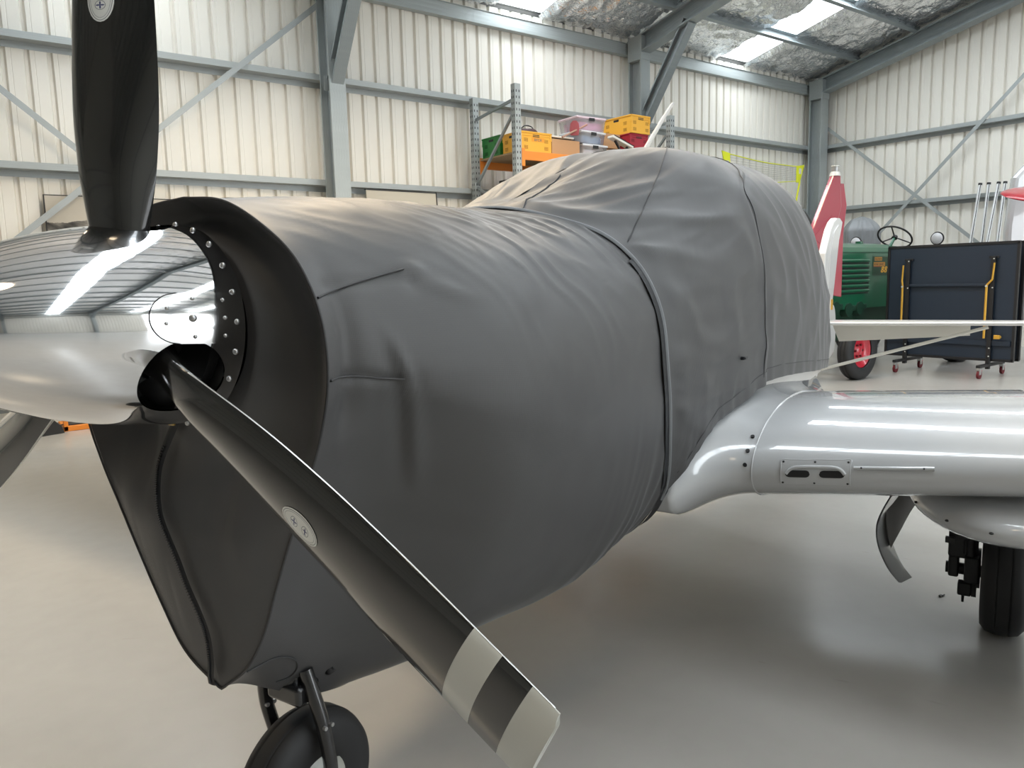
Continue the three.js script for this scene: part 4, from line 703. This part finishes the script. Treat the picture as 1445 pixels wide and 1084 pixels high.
{
  const c = thing('equipment_case', 'black case lying on the clear tubs of the lower rack shelf', 'case', [6.66, 2.5935, -8.55]);
  mesh('shell', rbox(0.42, 0.1, 0.36, 0.012, 0, 0.05, 0), M.black, c); mesh('handle', tube([V(-0.06, 0.05, 0.18), V(-0.05, 0.05, 0.205), V(0.05, 0.05, 0.205), V(0.06, 0.05, 0.18)], 0.008, 16, 8), M.black, c); mesh('seam', box(0.424, 0.004, 0.364, 0, 0.055, 0), M.metalGrey, c);
  const b = thing('folded_blanket', 'mauve folded blanket on the lower shelf behind the canopy cover', 'blanket', [7.3, 2.122, -8.4]);
  const g = grid(40, 40, (u, v) => { const x = (u - 0.5) * 0.8, z = (v - 0.5) * 0.6, e = Math.pow(Math.max(0, 1 - Math.pow(Math.abs(2 * u - 1), 5)) * Math.max(0, 1 - Math.pow(Math.abs(2 * v - 1), 5)), 0.4); return V(x, e * (0.62 + 0.05 * fbm(x * 3, z * 3, 4)), z); });
  mesh('cloth', flip(g), std({ color: rgb(0.3, 0.2, 0.22), roughness: 0.95 }), b);
  // paddle, boards, dark kit, bench on top of the boxes
  const p = thing('paddle', 'wooden paddle with a maroon blade lying against the pink tub', 'paddle');
  mesh('blade', extrude([[-0.05, 0], [0.05, 0], [0.065, 0.08], [0.055, 0.15], [0.025, 0.185], [-0.02, 0.185], [-0.05, 0.15], [-0.062, 0.07]], 0.012, 0.004).rotateY(-0.6).translate(7.22, D0 + 0.27, -8.02), std({ color: rgb(0.3, 0.05, 0.06), roughness: 0.5 }), p);
  mesh('shaft', rod(V(7.0, D0 + 0.225, -8.02), V(7.42, D0 + 0.42, -7.99), 0.013), std({ color: rgb(0.35, 0.2, 0.14), roughness: 0.6 }), p);
  const fb = thing('white_board', 'flat white board laid across the brown box beside the paddle', 'board', [7.1, D0 + 0.206, -8.3], 0.02);
  mesh('panel', rbox(0.46, 0.024, 0.3, 0.006, 0, 0.05, 0), M.cream, fb); mesh('edge_batten', box(0.42, 0.036, 0.03, 0, 0.02, 0.1), M.black, fb);
  const bd = thing('kit_bag', 'dark kit bag heaped in the lettered yellow crate', 'bag', [6.57, D0 + 0.05, -8.235]);
  const s = new THREE.SphereGeometry(1, 32, 20), pp = s.attributes.position; for (let i = 0; i < pp.count; i++) { const k = 1 + 0.18 * nz(pp.getX(i) * 2, pp.getY(i) * 2, pp.getZ(i) * 2 + 3); pp.setXYZ(i, pp.getX(i) * 0.22 * k, 0.14 + pp.getY(i) * 0.14 * k, pp.getZ(i) * 0.15 * k); } s.computeVertexNormals();
  mesh('bag', s, std({ color: rgb(0.05, 0.02, 0.022), roughness: 0.8 }), bd); mesh('strap', tube([V(-0.12, 0.25, 0), V(-0.05, 0.31, 0.02), V(0.06, 0.3, 0.03), V(0.13, 0.24, 0)], 0.008, 20, 6), M.black, bd);
  const tr = thing('folding_bench', 'white-topped folding bench with black legs tipped in front of the cartons', 'bench', [8.06, D0, -7.985]);
  const tilt = (g) => g.rotateZ(-0.3).translate(0, 0.24, 0);
  mesh('bench_top', tilt(rbox(0.42, 0.035, 0.12, 0.008, 0, 0, 0)), M.cream, tr);
  mesh('bench_rail', tilt(box(0.4, 0.012, 0.124, 0.01, 0.02, 0)), M.black, tr);
  for (const [a, b2] of [[V(-0.14, 0.25, 0.03), V(0.06, 0.0, 0.03)], [V(0.1, 0.18, 0.03), V(-0.02, 0.0, 0.03)], [V(0.14, 0.17, -0.03), V(0.15, 0.0, -0.03)]]) mesh('leg', bar(a, b2, 0.022, 0.03), M.black, tr);
  const jar = thing('can', 'small red-lidded can at the front edge of the rack shelf', 'can', [7.885, D0, -8.02]);
  mesh('can_body', cyl(0.032, 0.032, 0.07, 24, 0, 0.035, 0), std({ color: rgb(0.45, 0.04, 0.05), roughness: 0.4 }), jar); mesh('lid', cyl(0.034, 0.034, 0.012, 24, 0, 0.076, 0), M.black, jar);
}
// ---------------------------------------------------------------- along the long wall
{
  const pr = dataTex(256, (u, y) => {
    const v = 1 - y, rl = 0.27 + 0.12 * fbm(u * 3, 1.3, 0, 4) - 0.08 * u; let k = 0.8 - 0.05 * v;
    if (v > rl) k = 0.42 + 0.85 * fbm(u * 5 + v * 3, v * 9 - u * 4, 2, 5); if (v > 0.66 + 0.14 * nz(u * 3, 5, 1)) k = 0.72 + 0.4 * fbm(u * 8, v * 14, 8, 4);
    k = clamp(k, 0.08, 0.95); return [k * 0.92, k * 0.885, k * 0.82];
  });
  const t = thing('wall_print', 'large sepia mountain landscape print hanging under the lower girt behind the upper propeller blade', 'picture', [1.69, 1.83, -9.085]);
  mesh('panel', box(1.28, 0.96, 0.03, 0, 0, 0), M.black, t); mesh('print', new THREE.PlaneGeometry(1.26, 0.94).translate(0, 0, 0.0165), std({ map: pr, roughness: 0.6 }), t);
  const b = thing('leaning_panel', 'plain beige panel with a dark edge leaning on the girt left of the rack', 'board', [5.05, 0, -8.72]); b.rotation.x = -0.09;
  mesh('panel', box(1.02, 2.515, 0.016, 0, 1.2575, 0), std({ color: rgb(0.5, 0.46, 0.38), roughness: 0.6 }), b); mesh('edging', [box(0.014, 2.53, 0.024, 0.515, 1.265, 0), box(1.04, 0.014, 0.024, 0, 2.52, 0)], M.black, b);
  const o = thing('floor_frame', 'orange square-tube frame on the floor by the long wall under the spinner', 'trolley', [1.3, 0, -8.65]);
  for (const z of [-0.18, 0.18]) mesh('rail', rbox(0.7, 0.05, 0.04, 0.005, 0, 0.026, z), M.orange, o); for (const x of [-0.33, 0.33]) mesh('cross_rail', [rbox(0.04, 0.05, 0.36, 0.005, x, 0.026, 0), rbox(0.04, 0.16, 0.04, 0.005, x, 0.08, 0.18)], M.orange, o); mesh('tray', box(0.62, 0.02, 0.32, 0, 0.05, 0), M.black, o);
  const k = thing('rubber_chock', 'black wedge-shaped wheel chock in front of the orange floor frame', 'wheel chock', [0.78, 0, -8.5], 0.3);
  mesh('wedge', extrude([[-0.12, 0], [0.12, 0], [0.1, 0.07], [0.02, 0.15], [-0.08, 0.15]], 0.16, 0.006), M.rubber, k); mesh('cord_loop', tube([V(0.1, 0.06, 0.08), V(0.16, 0.07, 0.08), V(0.2, 0.02, 0.06)], 0.006, 14, 6), M.black, k);
}
// badminton net by the corner
{
  const t = thing('badminton_net', 'portable badminton net with bright yellow end sleeves standing by the corner column', 'net'), z = -8.62;
  const L = V(11.15, 3.44, z), R = V(13.6, 3.36, z), Lb = V(11.3, 2.95, z), Rb = V(13.38, 3.03, z);
  mesh('end_sleeve', extrude([[11.13, 3.44], [11.34, 3.41], [11.36, 2.98], [11.28, 2.96]], 0.02, 0.004).translate(0, 0, z), M.neon, t);
  mesh('end_sleeve', extrude([[13.36, 3.33], [13.6, 3.36], [13.46, 3.03], [13.36, 3.03]], 0.02, 0.004).translate(0, 0, z), M.neon, t);
  mesh('sleeve_badge', [box(0.07, 0.13, 0.006, 11.28, 3.22, z + 0.022), box(0.07, 0.1, 0.006, 13.46, 3.24, z + 0.022)], M.bladeWhite, t);
  mesh('head_cord', tube([V(11.34, 3.4, z + 0.01), V(12.3, 3.33, z + 0.01), V(13.36, 3.32, z + 0.01)], 0.009, 30, 6), M.neon, t);
  mesh('foot_cord', tube([V(11.36, 2.98, z + 0.01), V(12.3, 2.97, z + 0.01), V(13.36, 3.05, z + 0.01)], 0.008, 30, 6), M.neon, t);
  const n = []; for (let i = 0; i <= 50; i++) { const x = lerp(11.36, 13.36, i / 50), k = i / 50; n.push(box(0.0025, lerp(0.42, 0.27, k) + 0.02 * 0, 0.0025, x, lerp(3.19, 3.185, k), z + 0.01)); } for (let j = 1; j < 9; j++) n.push(bar(V(11.36, lerp(2.98, 3.39, j / 9), z + 0.01), V(13.36, lerp(3.05, 3.32, j / 9), z + 0.01), 0.0025, 0.0025));
  mesh('net_mesh', n, M.net, t).userData.kind = 'stuff';
  mesh('pole', rod(V(13.47, 3.05, z + 0.01), V(12.62, 0.02, z + 0.01), 0.016), M.neon, t); mesh('pole', rod(V(11.3, 2.98, z + 0.01), V(12.1, 0.02, z + 0.01), 0.016), M.neon, t);
  mesh('base_bar', [rbox(0.9, 0.03, 0.05, 0.01, 12.36, 0.016, z + 0.01), rbox(0.05, 0.03, 0.5, 0.01, 12.1, 0.016, z + 0.0), rbox(0.05, 0.03, 0.5, 0.01, 12.62, 0.016, z)], M.black, t);
}
// slender white blade upright behind the cockpit
{
  const t = thing('rotor_blade', 'slender white tapered blade standing upright behind the covered cockpit', 'blade', [4.2, 0, -5.3]);
  const g = grid(60, 24, (u, v) => { const y = lerp(0.05, 2.9, u), c = lerp(0.26, 0.045, Math.pow(u, 1.15)), ph = v * 2 * Math.PI, x = 1.13 * Math.pow(u, 1.0) + 0.27 * Math.pow(u, 4); const cx = x * 1.0; return V(cx + Math.cos(ph) * c / 2, y, 0.42 * u + Math.sin(ph) * c * 0.24 - 0.1 * Math.cos(ph) * c); }, true);
  mesh('blade', g, M.tailWhite, t); mesh('spar_line', tube(Array.from({ length: 14 }, (_, i) => { const u = 0.05 + i / 14 * 0.93; return V(1.13 * u + 0.27 * u ** 4, lerp(0.05, 2.9, u), 0.42 * u + lerp(0.26, 0.045, u) * 0.24); }), 0.006, 40, 6), M.cream, t);
  mesh('stand', [rbox(0.6, 0.05, 0.5, 0.01, 0.1, 0.025, 0), rbox(0.34, 0.3, 0.2, 0.02, 0.03, 0.18, 0)], M.dark_steel, t);
}
// red tail of another aircraft, behind the tail of the covered one
{
  const t = thing('parked_aircraft', 'aircraft with a glossy red fin and white beacon, mostly hidden behind the grey covers', 'airplane');
  const dir = V(0.78, 0, 0.58).normalize(), at = (s, y, o = 0) => V(8.27 + s * 0.79 - o * 0.6, y, -5.17 + s * 0.18 + o * 0.79);
  const o = [[-0.28, 1.05], [0.0, 1.68], [0.36, 2.4], [0.385, 2.45], [0.47, 2.46], [0.5, 2.1], [0.42, 1.85], [0.36, 1.05]];
  const toW = (g) => g.rotateY(-0.2).translate(8.26, 0, -5.17);
  mesh('fin', toW(extrude(o, 0.07, 0.018).translate(0, 0, -0.035)), M.redFin, t);
  mesh('rudder', toW(extrude([[0.37, 1.08], [0.435, 1.85], [0.485, 2.05], [0.52, 2.36], [0.545, 2.36], [0.6, 2.12], [0.56, 1.8], [0.56, 1.05]], 0.05, 0.012).translate(0, 0, -0.025)), M.redFin, t);
  const bc = mesh('beacon', toW(merge([cyl(0.05, 0.065, 0.05, 24, 0.425, 2.48, 0), cyl(0.045, 0.045, 0.012, 24, 0.425, 2.57, 0)])), M.bladeWhite, t); mesh('beacon_lens', toW(cyl(0.036, 0.036, 0.06, 24, 0.425, 2.535, 0)), M.metalGrey, bc);
  mesh('fin_plate', toW(extrude([[0.06, 1.74], [0.2, 1.66], [0.36, 1.58], [0.4, 1.7], [0.44, 1.95], [0.36, 2.0]], 0.006, 0.002).translate(0, 0, 0.034)), M.redFin, t);
  let c = grid(40, 32, (u, v) => { const x = lerp(8.6, 4.9, u), r = lerp(0.05, 0.24, Math.sqrt(u)), ph = v * 2 * Math.PI; return V(x, 1.12 + 0.1 * u + Math.cos(ph) * r, -5.2 - 0.6 * u + Math.sin(ph) * r); }, true);
  mesh('fuselage', c, M.tailWhite, t);
  mesh('tail_wheel_leg', rod(V(8.1, 1.02, -5.25), V(8.1, 0.12, -5.25), 0.025), M.black, t); mesh('tail_wheel', new THREE.TorusGeometry(0.09, 0.035, 12, 32).translate(8.1, 0.125, -5.25), M.rubber, t);
  for (const s of [-1, 1]) { mesh('main_leg', rod(V(5.3, 1.05, -5.72), V(5.3, 0.25, -5.72 + s * 0.55), 0.03), M.black, t); mesh('main_wheel', new THREE.TorusGeometry(0.17, 0.07, 14, 36).translate(5.3, 0.24, -5.72 + s * 0.58), M.rubber, t); }
}
// ---------------------------------------------------------------- tractor
{
  const t = thing('tractor', 'vintage green tractor with red wheels and louvred hood parked behind the folded table', 'tractor', [9.2, 0, -5.76]), Z = 0.25;
  const hoodSec = (x) => { const f = smooth(-0.05, 0.25, x); return [[-Z, 0.84], [-Z, 1.6], [-Z + 0.02, 1.655], [-Z + 0.09, 1.70 + 0.0], [0, 1.725], [Z - 0.09, 1.70], [Z - 0.02, 1.655], [Z, 1.6], [Z, 0.84]].map(([z, y]) => [z * lerp(0.86, 1, f), y - (1 - f) * 0.06 * (y > 1.2 ? 1 : 0)]); };
  const hx = [0, 0.06, 0.2, 0.5, 1, 1.5, 2.05];
  const g = grid(28, 48, (u, v) => { const x = u * 2.05, s = hoodSec(x), k = v * (s.length - 1), i = Math.min(s.length - 2, Math.floor(k)), f = k - i; return V(x, lerp(s[i][1], s[i + 1][1], f) - 0.02 * smooth(1.7, 2.05, x), lerp(s[i][0], s[i + 1][0], f)); });
  const hood = mesh('hood', [toCreasedNormals(g, 0.5), box(0.02, 0.78, 0.42, 0.01, 1.2, 0)], M.tractorGreen, t);
  mesh('hood_trim', [box(2.0, 0.006, 0.004, 1.02, 1.585, Z + 0.001)], M.tractorDark, hood);
  for (let i = 0; i < 7; i++) { const y = 1.478 - i * 0.067; mesh('louvre', rod(V(0.1, y, Z - 0.006), V(1.12, y, Z - 0.006), 0.024).scale(1, 1, 1), M.tractorGreen, hood); mesh('louvre_gap', box(1.0, 0.018, 0.004, 0.61, y - 0.033, Z + 0.001), M.black, hood); }
  for (let i = 0; i < 9; i++) mesh('grille_bar', box(0.02, 0.6, 0.012, -0.008, 1.22, -0.18 + i * 0.045), M.tractorDark, hood);
  const dc = canvasTex(256, 220, (c) => {
    c.fillStyle = '#033a22'; c.fillRect(0, 0, 256, 220); c.fillStyle = '#b07a24'; c.fillRect(30, 8, 120, 42); c.fillRect(14, 66, 190, 50); c.fillStyle = '#7a2a12'; c.fillRect(14, 112, 120, 10);
    c.fillStyle = '#3a2408'; c.font = 'bold 32px sans-serif'; c.textBaseline = 'middle'; c.fillText('OLIVER', 34, 31); c.font = 'bold 30px sans-serif'; c.fillText('ROW CROP', 20, 92);
    c.font = 'italic bold 96px sans-serif'; c.lineWidth = 10; c.strokeStyle = '#6b4708'; c.strokeText('88', 130, 154); c.fillStyle = '#e0aa2c'; c.fillText('88', 130, 154);
  });
  mesh('hood_emblem', new THREE.PlaneGeometry(0.42, 0.26).translate(1.42, 1.405, Z + 0.0035), std({ map: dc, roughness: 0.4 }), t).userData.label = 'gold lettering on the hood side';
  mesh('chassis', [rbox(2.4, 0.3, 0.36, 0.03, 1.2, 0.72, 0), rbox(0.9, 0.5, 0.5, 0.05, 2.6, 0.85, 0)], M.tractorDark, t);
  for (const [x, y] of [[0.3, 0.86], [0.62, 0.83], [0.9, 0.84]]) mesh('engine_casting', [cyl(0.09, 0.1, 0.12, 20, x, y, Z - 0.04, 'z'), rbox(0.1, 0.08, 0.1, 0.02, x + 0.14, y + 0.02, Z - 0.04)], M.tractorDark, t);
  mesh('radiator_cap', cyl(0.04, 0.045, 0.05, 20, 0.34, 1.735, 0), M.black, t);
  mesh('fuel_cap', cyl(0.05, 0.05, 0.03, 20, 1.3, 1.735, 0), M.tractorGreen, t);
  mesh('front_axle', [rbox(0.12, 0.1, 1.36, 0.02, 0, 0.52, 0), rod(V(0, 0.55, 0.6), V(0, 0.36, 0.62), 0.04), rod(V(0, 0.55, -0.6), V(0, 0.36, -0.62), 0.04)], M.tractorDark, t);
  const tyre = (R, w, rim) => { const p = [[rim, -w * 0.4], [rim + 0.02, -w * 0.48], [R * 0.85, -w / 2], [R * 0.96, -w * 0.42], [R, -w * 0.25], [R, -w * 0.18], [R - 0.012, -w * 0.16], [R - 0.012, -w * 0.1], [R, -w * 0.08], [R, w * 0.08], [R - 0.012, w * 0.1], [R - 0.012, w * 0.16], [R, w * 0.18], [R, w * 0.25], [R * 0.96, w * 0.42], [R * 0.85, w / 2], [rim + 0.02, w * 0.48], [rim, w * 0.4]]; return new THREE.LatheGeometry(p.map((q) => new THREE.Vector2(...q)), 56).rotateX(Math.PI / 2); };
  const disc = (r, d) => new THREE.LatheGeometry([[0.0, d * 0.25], [r * 0.22, d * 0.25], [r * 0.26, d * 0.05], [r * 0.6, 0.0], [r * 0.8, d * 0.1], [r * 0.94, d * 0.4], [r, d * 0.45], [r, -d * 0.4], [0, -d * 0.4]].map((q) => new THREE.Vector2(...q)), 48).rotateX(Math.PI / 2);
  for (const s of [1, -1]) {
    const w = mesh('front_wheel', tyre(0.36, 0.17, 0.21).translate(0, 0.357, s * 0.74), M.rubber, t); mesh('wheel_rim', disc(0.215, 0.13).scale(1, 1, s).translate(0, 0.36, s * 0.74), M.red, w);
    for (let k = 0; k < 6; k++) mesh('wheel_nut', cyl(0.014, 0.014, 0.02, 8, Math.cos(k * 1.047) * 0.08, 0.36 + Math.sin(k * 1.047) * 0.08, s * 0.76, 'z'), M.redDark, w);
    const r = mesh('rear_wheel', tyre(0.62, 0.32, 0.36).translate(2.75, 0.617, s * 0.75), M.rubber, t); mesh('wheel_rim', disc(0.37, 0.24).scale(1, 1, s).translate(2.75, 0.62, s * 0.75), M.red, r);
    const hl = mesh('headlamp', [new THREE.SphereGeometry(0.085, 24, 16, 0, Math.PI * 2, 0, Math.PI / 2).rotateZ(-Math.PI / 2).translate(2.3, 1.77, s * 0.6), rod(V(2.3, 1.72, s * 0.6), V(2.45, 1.0, s * 0.3), 0.02), new THREE.TorusGeometry(0.085, 0.009, 10, 32).rotateY(Math.PI / 2).translate(2.3, 1.77, s * 0.6)], M.black, t);
    mesh('headlamp_lens', [new THREE.SphereGeometry(0.12, 24, 8, 0, Math.PI * 2, 0, 0.72).rotateZ(Math.PI / 2).translate(2.378, 1.77, s * 0.6)], M.clear, hl);
  }
  const sc = V(2.17, 1.815, 0.06), wheelG = (g) => g.applyQuaternion(new THREE.Quaternion().setFromUnitVectors(V(0, 0, 1), V(0.6, 0.72, 0).normalize())).translate(sc.x, sc.y, sc.z);
  const sw = mesh('steering_wheel', wheelG(merge([new THREE.TorusGeometry(0.235, 0.013, 12, 56)])), M.black, t);
  mesh('spoke', wheelG(merge([0, 1, 2].map((k) => rod(V(0, 0, 0), V(Math.cos(k * 2.094 + 0.5) * 0.23, Math.sin(k * 2.094 + 0.5) * 0.23, 0), 0.009)))), M.black, sw); mesh('steering_hub', wheelG(merge([cyl(0.035, 0.04, 0.04, 20, 0, 0, 0, 'z')])), M.black, sw);
  mesh('steering_column', rod(sc, V(1.85, 1.5, 0.06), 0.022), M.tractorGreen, t);
  mesh('seat', [rbox(0.4, 0.06, 0.42, 0.025, 2.75, 1.2, 0), rbox(0.06, 0.25, 0.4, 0.025, 2.96, 1.32, 0)], M.black, t);
}
// ---------------------------------------------------------------- folded table tennis table
{
  const t = thing('table_tennis_table', 'dark blue folding table tennis table standing upright on red castors', 'table', [10.43, 0, -4.51]);
  for (const [x, n] of [[0, 0], [0.17, 1]]) {
    const b = mesh('table_half', rbox(0.02, 1.43, 1.55, 0.004, x, 0.925, 0), M.navy, t);
    const s = x ? 1 : -1;
    mesh('edge_frame', [box(0.045, 0.03, 1.57, x + 0.0, 1.64, 0), box(0.045, 0.03, 1.57, x, 0.21, 0), box(0.045, 1.43, 0.03, x, 0.925, 0.775), box(0.045, 1.43, 0.03, x, 0.925, -0.775)], M.black, b);
    mesh('apron', box(0.03, 0.06, 1.5, x + s * 0.02, 0.42, 0), M.navy, b);
  }
  for (const z of [-0.5, 0.52]) {
    const l = mesh('leg_post', [rbox(0.03, 1.36, 0.05, 0.004, -0.045, 0.8, z), rbox(0.02, 0.025, 0.11, 0.003, -0.03, 1.47, z)], M.black, t);
    for (const y of [1.45, 1.1, 0.36, 0.26]) mesh('bolt', cyl(0.008, 0.008, 0.01, 10, -0.064, y, z + 0.012, 'x'), M.bladeWhite, l);
    const st = mesh('stay_rod', [rod(V(-0.075, 1.13, z - 0.05), V(-0.075, 0.48, z - 0.05), 0.014), rod(V(-0.075, 1.13, z - 0.05), V(-0.075, 1.2, z + (z > 0 ? 0.01 : -0.06)), 0.012), rod(V(-0.075, 1.2, z + (z > 0 ? 0.01 : -0.06)), V(-0.075, 1.4, z + (z > 0 ? 0.025 : -0.05)), 0.011)], M.gold, t);
    mesh('stay_bolt', [cyl(0.012, 0.012, 0.02, 12, -0.085, 1.12, z - 0.05, 'x')], M.bladeWhite, st);
    mesh('foot_bar', [rbox(0.74, 0.035, 0.05, 0.006, 0.05, 0.15, z), rbox(0.05, 0.2, 0.045, 0.005, -0.04, 0.2, z)], M.black, t);
    for (const x of [-0.29, 0.39]) {
      const c = mesh('castor', [rbox(0.05, 0.035, 0.05, 0.008, x, 0.115, z), box(0.05, 0.06, 0.006, x, 0.08, z - 0.018), box(0.05, 0.06, 0.006, x, 0.08, z + 0.018)], M.metalGrey, t);
      mesh('castor_wheel', cyl(0.05, 0.05, 0.028, 24, x + 0.012, 0.05, z, 'z'), M.redDark, c); mesh('brake_tab', rbox(0.03, 0.01, 0.03, 0.003, x + 0.05, 0.095, z), M.red, c);
    }
  }
  mesh('cross_bar', rbox(0.025, 0.03, 1.02, 0.004, -0.04, 1.135, 0.01), M.navy, t);
  mesh('lock_knob', [cyl(0.02, 0.02, 0.05, 16, -0.08, 0.5, 0.64, 'x'), rbox(0.02, 0.05, 0.07, 0.006, -0.06, 0.5, 0.61)], M.gold, t);
}
// ---------------------------------------------------------------- things by the end wall
{
  const al = (label, z0, z1, yt, x0 = 14.12) => {
    const a = V(x0, 0.0, z0), b = V(14.53, yt, z1), p = thing('aluminium_pole', label, 'pole', [0, 0, 0], 0, 'aluminium poles leaning on the end wall');
    mesh('tube', rod(a, b, 0.027, 0.027, 20), M.pole, p);
    const n = V(-0.75, 0, 0.5).normalize().multiplyScalar(0.026); mesh('groove', rod(a.clone().add(n), b.clone().add(n), 0.007, 0.007, 6), M.black, p);
    mesh('end_cap', rod(b, b.clone().addScaledVector(b.clone().sub(a).normalize(), 0.035), 0.031, 0.031, 20), M.black, p);
  };
  al('leftmost of the four aluminium poles leaning on the end wall', -5.98, -5.86, 2.735); al('second from left of the four aluminium poles, most upright', -5.74, -5.725, 2.73);
  al('third of the four aluminium poles, the most slanted', -5.71, -5.575, 2.725, 13.98); al('rightmost of the four aluminium poles, next to the red wing', -5.5, -5.475, 2.72);
  const tp = thing('covered_cabinet', 'tall item under a crinkled grey tarpaulin behind the tractor hood', 'tarpaulin', [13.35, 0, -7.3], 0.65);
  const g = grid(60, 120, (u, v) => { const y = 2.28 * (1 - u), top = smooth(0.0, 0.12, u), ph = v * 2 * Math.PI, e = 1 / Math.pow(Math.abs(Math.cos(ph)) ** 6 + Math.abs(Math.sin(ph)) ** 6, 1 / 6), r = (0.34 + 0.03 * u) * e * Math.pow(Math.min(1, u / 0.1), 0.35) + 0.035 * ridge(nz(Math.cos(ph) * 3, Math.sin(ph) * 3, u * 1.6)) * top + 0.012 * nz(ph * 5, u * 9, 2); return V(r * Math.cos(ph), y + (u < 0.1 ? 0.03 * nz(ph, u * 9) : 0) - 0.05 * (1 - Math.pow(Math.min(1, u / 0.1), 0.5)) * 0, r * 0.8 * Math.sin(ph)); }, true);
  mesh('tarpaulin', g, M.tarp, tp); mesh('rope', tube(Array.from({ length: 25 }, (_, i) => { const ph = i / 24 * 2 * Math.PI; return V(0.41 * Math.cos(ph), 1.0, 0.34 * Math.sin(ph)); }), 0.008, 60, 6, false), M.cream, tp);
  const bk = thing('covered_machine', 'item under a black cover between the canopy cover and the red fin', 'cover', [10.95, 0, -7.1]);
  mesh('black_cover', grid(50, 80, (u, v) => { const ph = v * 2 * Math.PI, e = 1 / Math.pow(Math.abs(Math.cos(ph)) ** 4 + Math.abs(Math.sin(ph)) ** 4, 0.25), r = 0.27 * e * Math.pow(Math.min(1, u / 0.15), 0.4) * (1 + 0.05 * nz(ph * 2, u * 5)); return V(r * Math.cos(ph), 2.36 * (1 - u) , r * Math.sin(ph)); }, true), M.black, bk);
  mesh('cap', cyl(0.05, 0.06, 0.03, 20, 0.05, 2.365, 0.05), M.metalGrey, bk);
  const ac = thing('tall_tailed_aircraft', 'white aircraft fin with a red tailplane reaching in from the right edge above the table', 'airplane');
  // fin plane runs to the right of the picture
  const fx = (g) => g.rotateY(-0.65).translate(11.9, 0, -4.42);
  mesh('fin', fx(extrude([[0, 0.7], [0.015, 1.9], [0.07, 2.52], [0.2, 2.66], [0.6, 2.9], [1.3, 2.95], [1.6, 0.7]], 0.14, 0.05).translate(0, 0, -0.07)), M.white, ac);
  const tpg = grid(30, 30, (u, v) => { const s = u, ph = v * 2 * Math.PI, span = s * 1.6, ch = 0.5 * Math.sqrt(Math.max(0.0, 1 - (1 - Math.min(1, s / 0.4)) ** 2)) ; return V(span, Math.sin(ph) * 0.055 * Math.sqrt(Math.min(1, s / 0.2)) , Math.cos(ph) * ch); }, true);
  mesh('tailplane', tpg.rotateZ(0.03).rotateX(0.28).rotateY(-0.65).translate(10.72, 2.2, -4.03), M.red, ac);
  mesh('fuselage', fx(rbox(2.0, 0.5, 0.5, 0.2, 1.1, 0.85, 0)), M.white, ac); mesh('tail_wheel', fx(merge([new THREE.TorusGeometry(0.1, 0.045, 12, 32).translate(0.6, 0.145, 0), rod(V(0.6, 0.15, 0), V(0.7, 0.7, 0), 0.03)])), M.rubber, ac);
}
{
  const c = thing('dropped_clip', 'tiny black clip lying on the floor below the wing', 'clip', [3.232, 0, -1.369]);
  mesh('clip', [rbox(0.018, 0.008, 0.01, 0.003, 0, 0.004, 0), cyl(0.003, 0.003, 0.02, 8, 0.012, 0.004, 0.006, 'x')], M.black, c);
}

// ---------------------------------------------------------------- render
const renderer = new THREE.WebGLRenderer({ antialias: true });
renderer.toneMapping = THREE.LinearToneMapping;
renderer.toneMappingExposure = EXPOSURE;
renderer.shadowMap.enabled = true;
renderer.render(scene, camera);
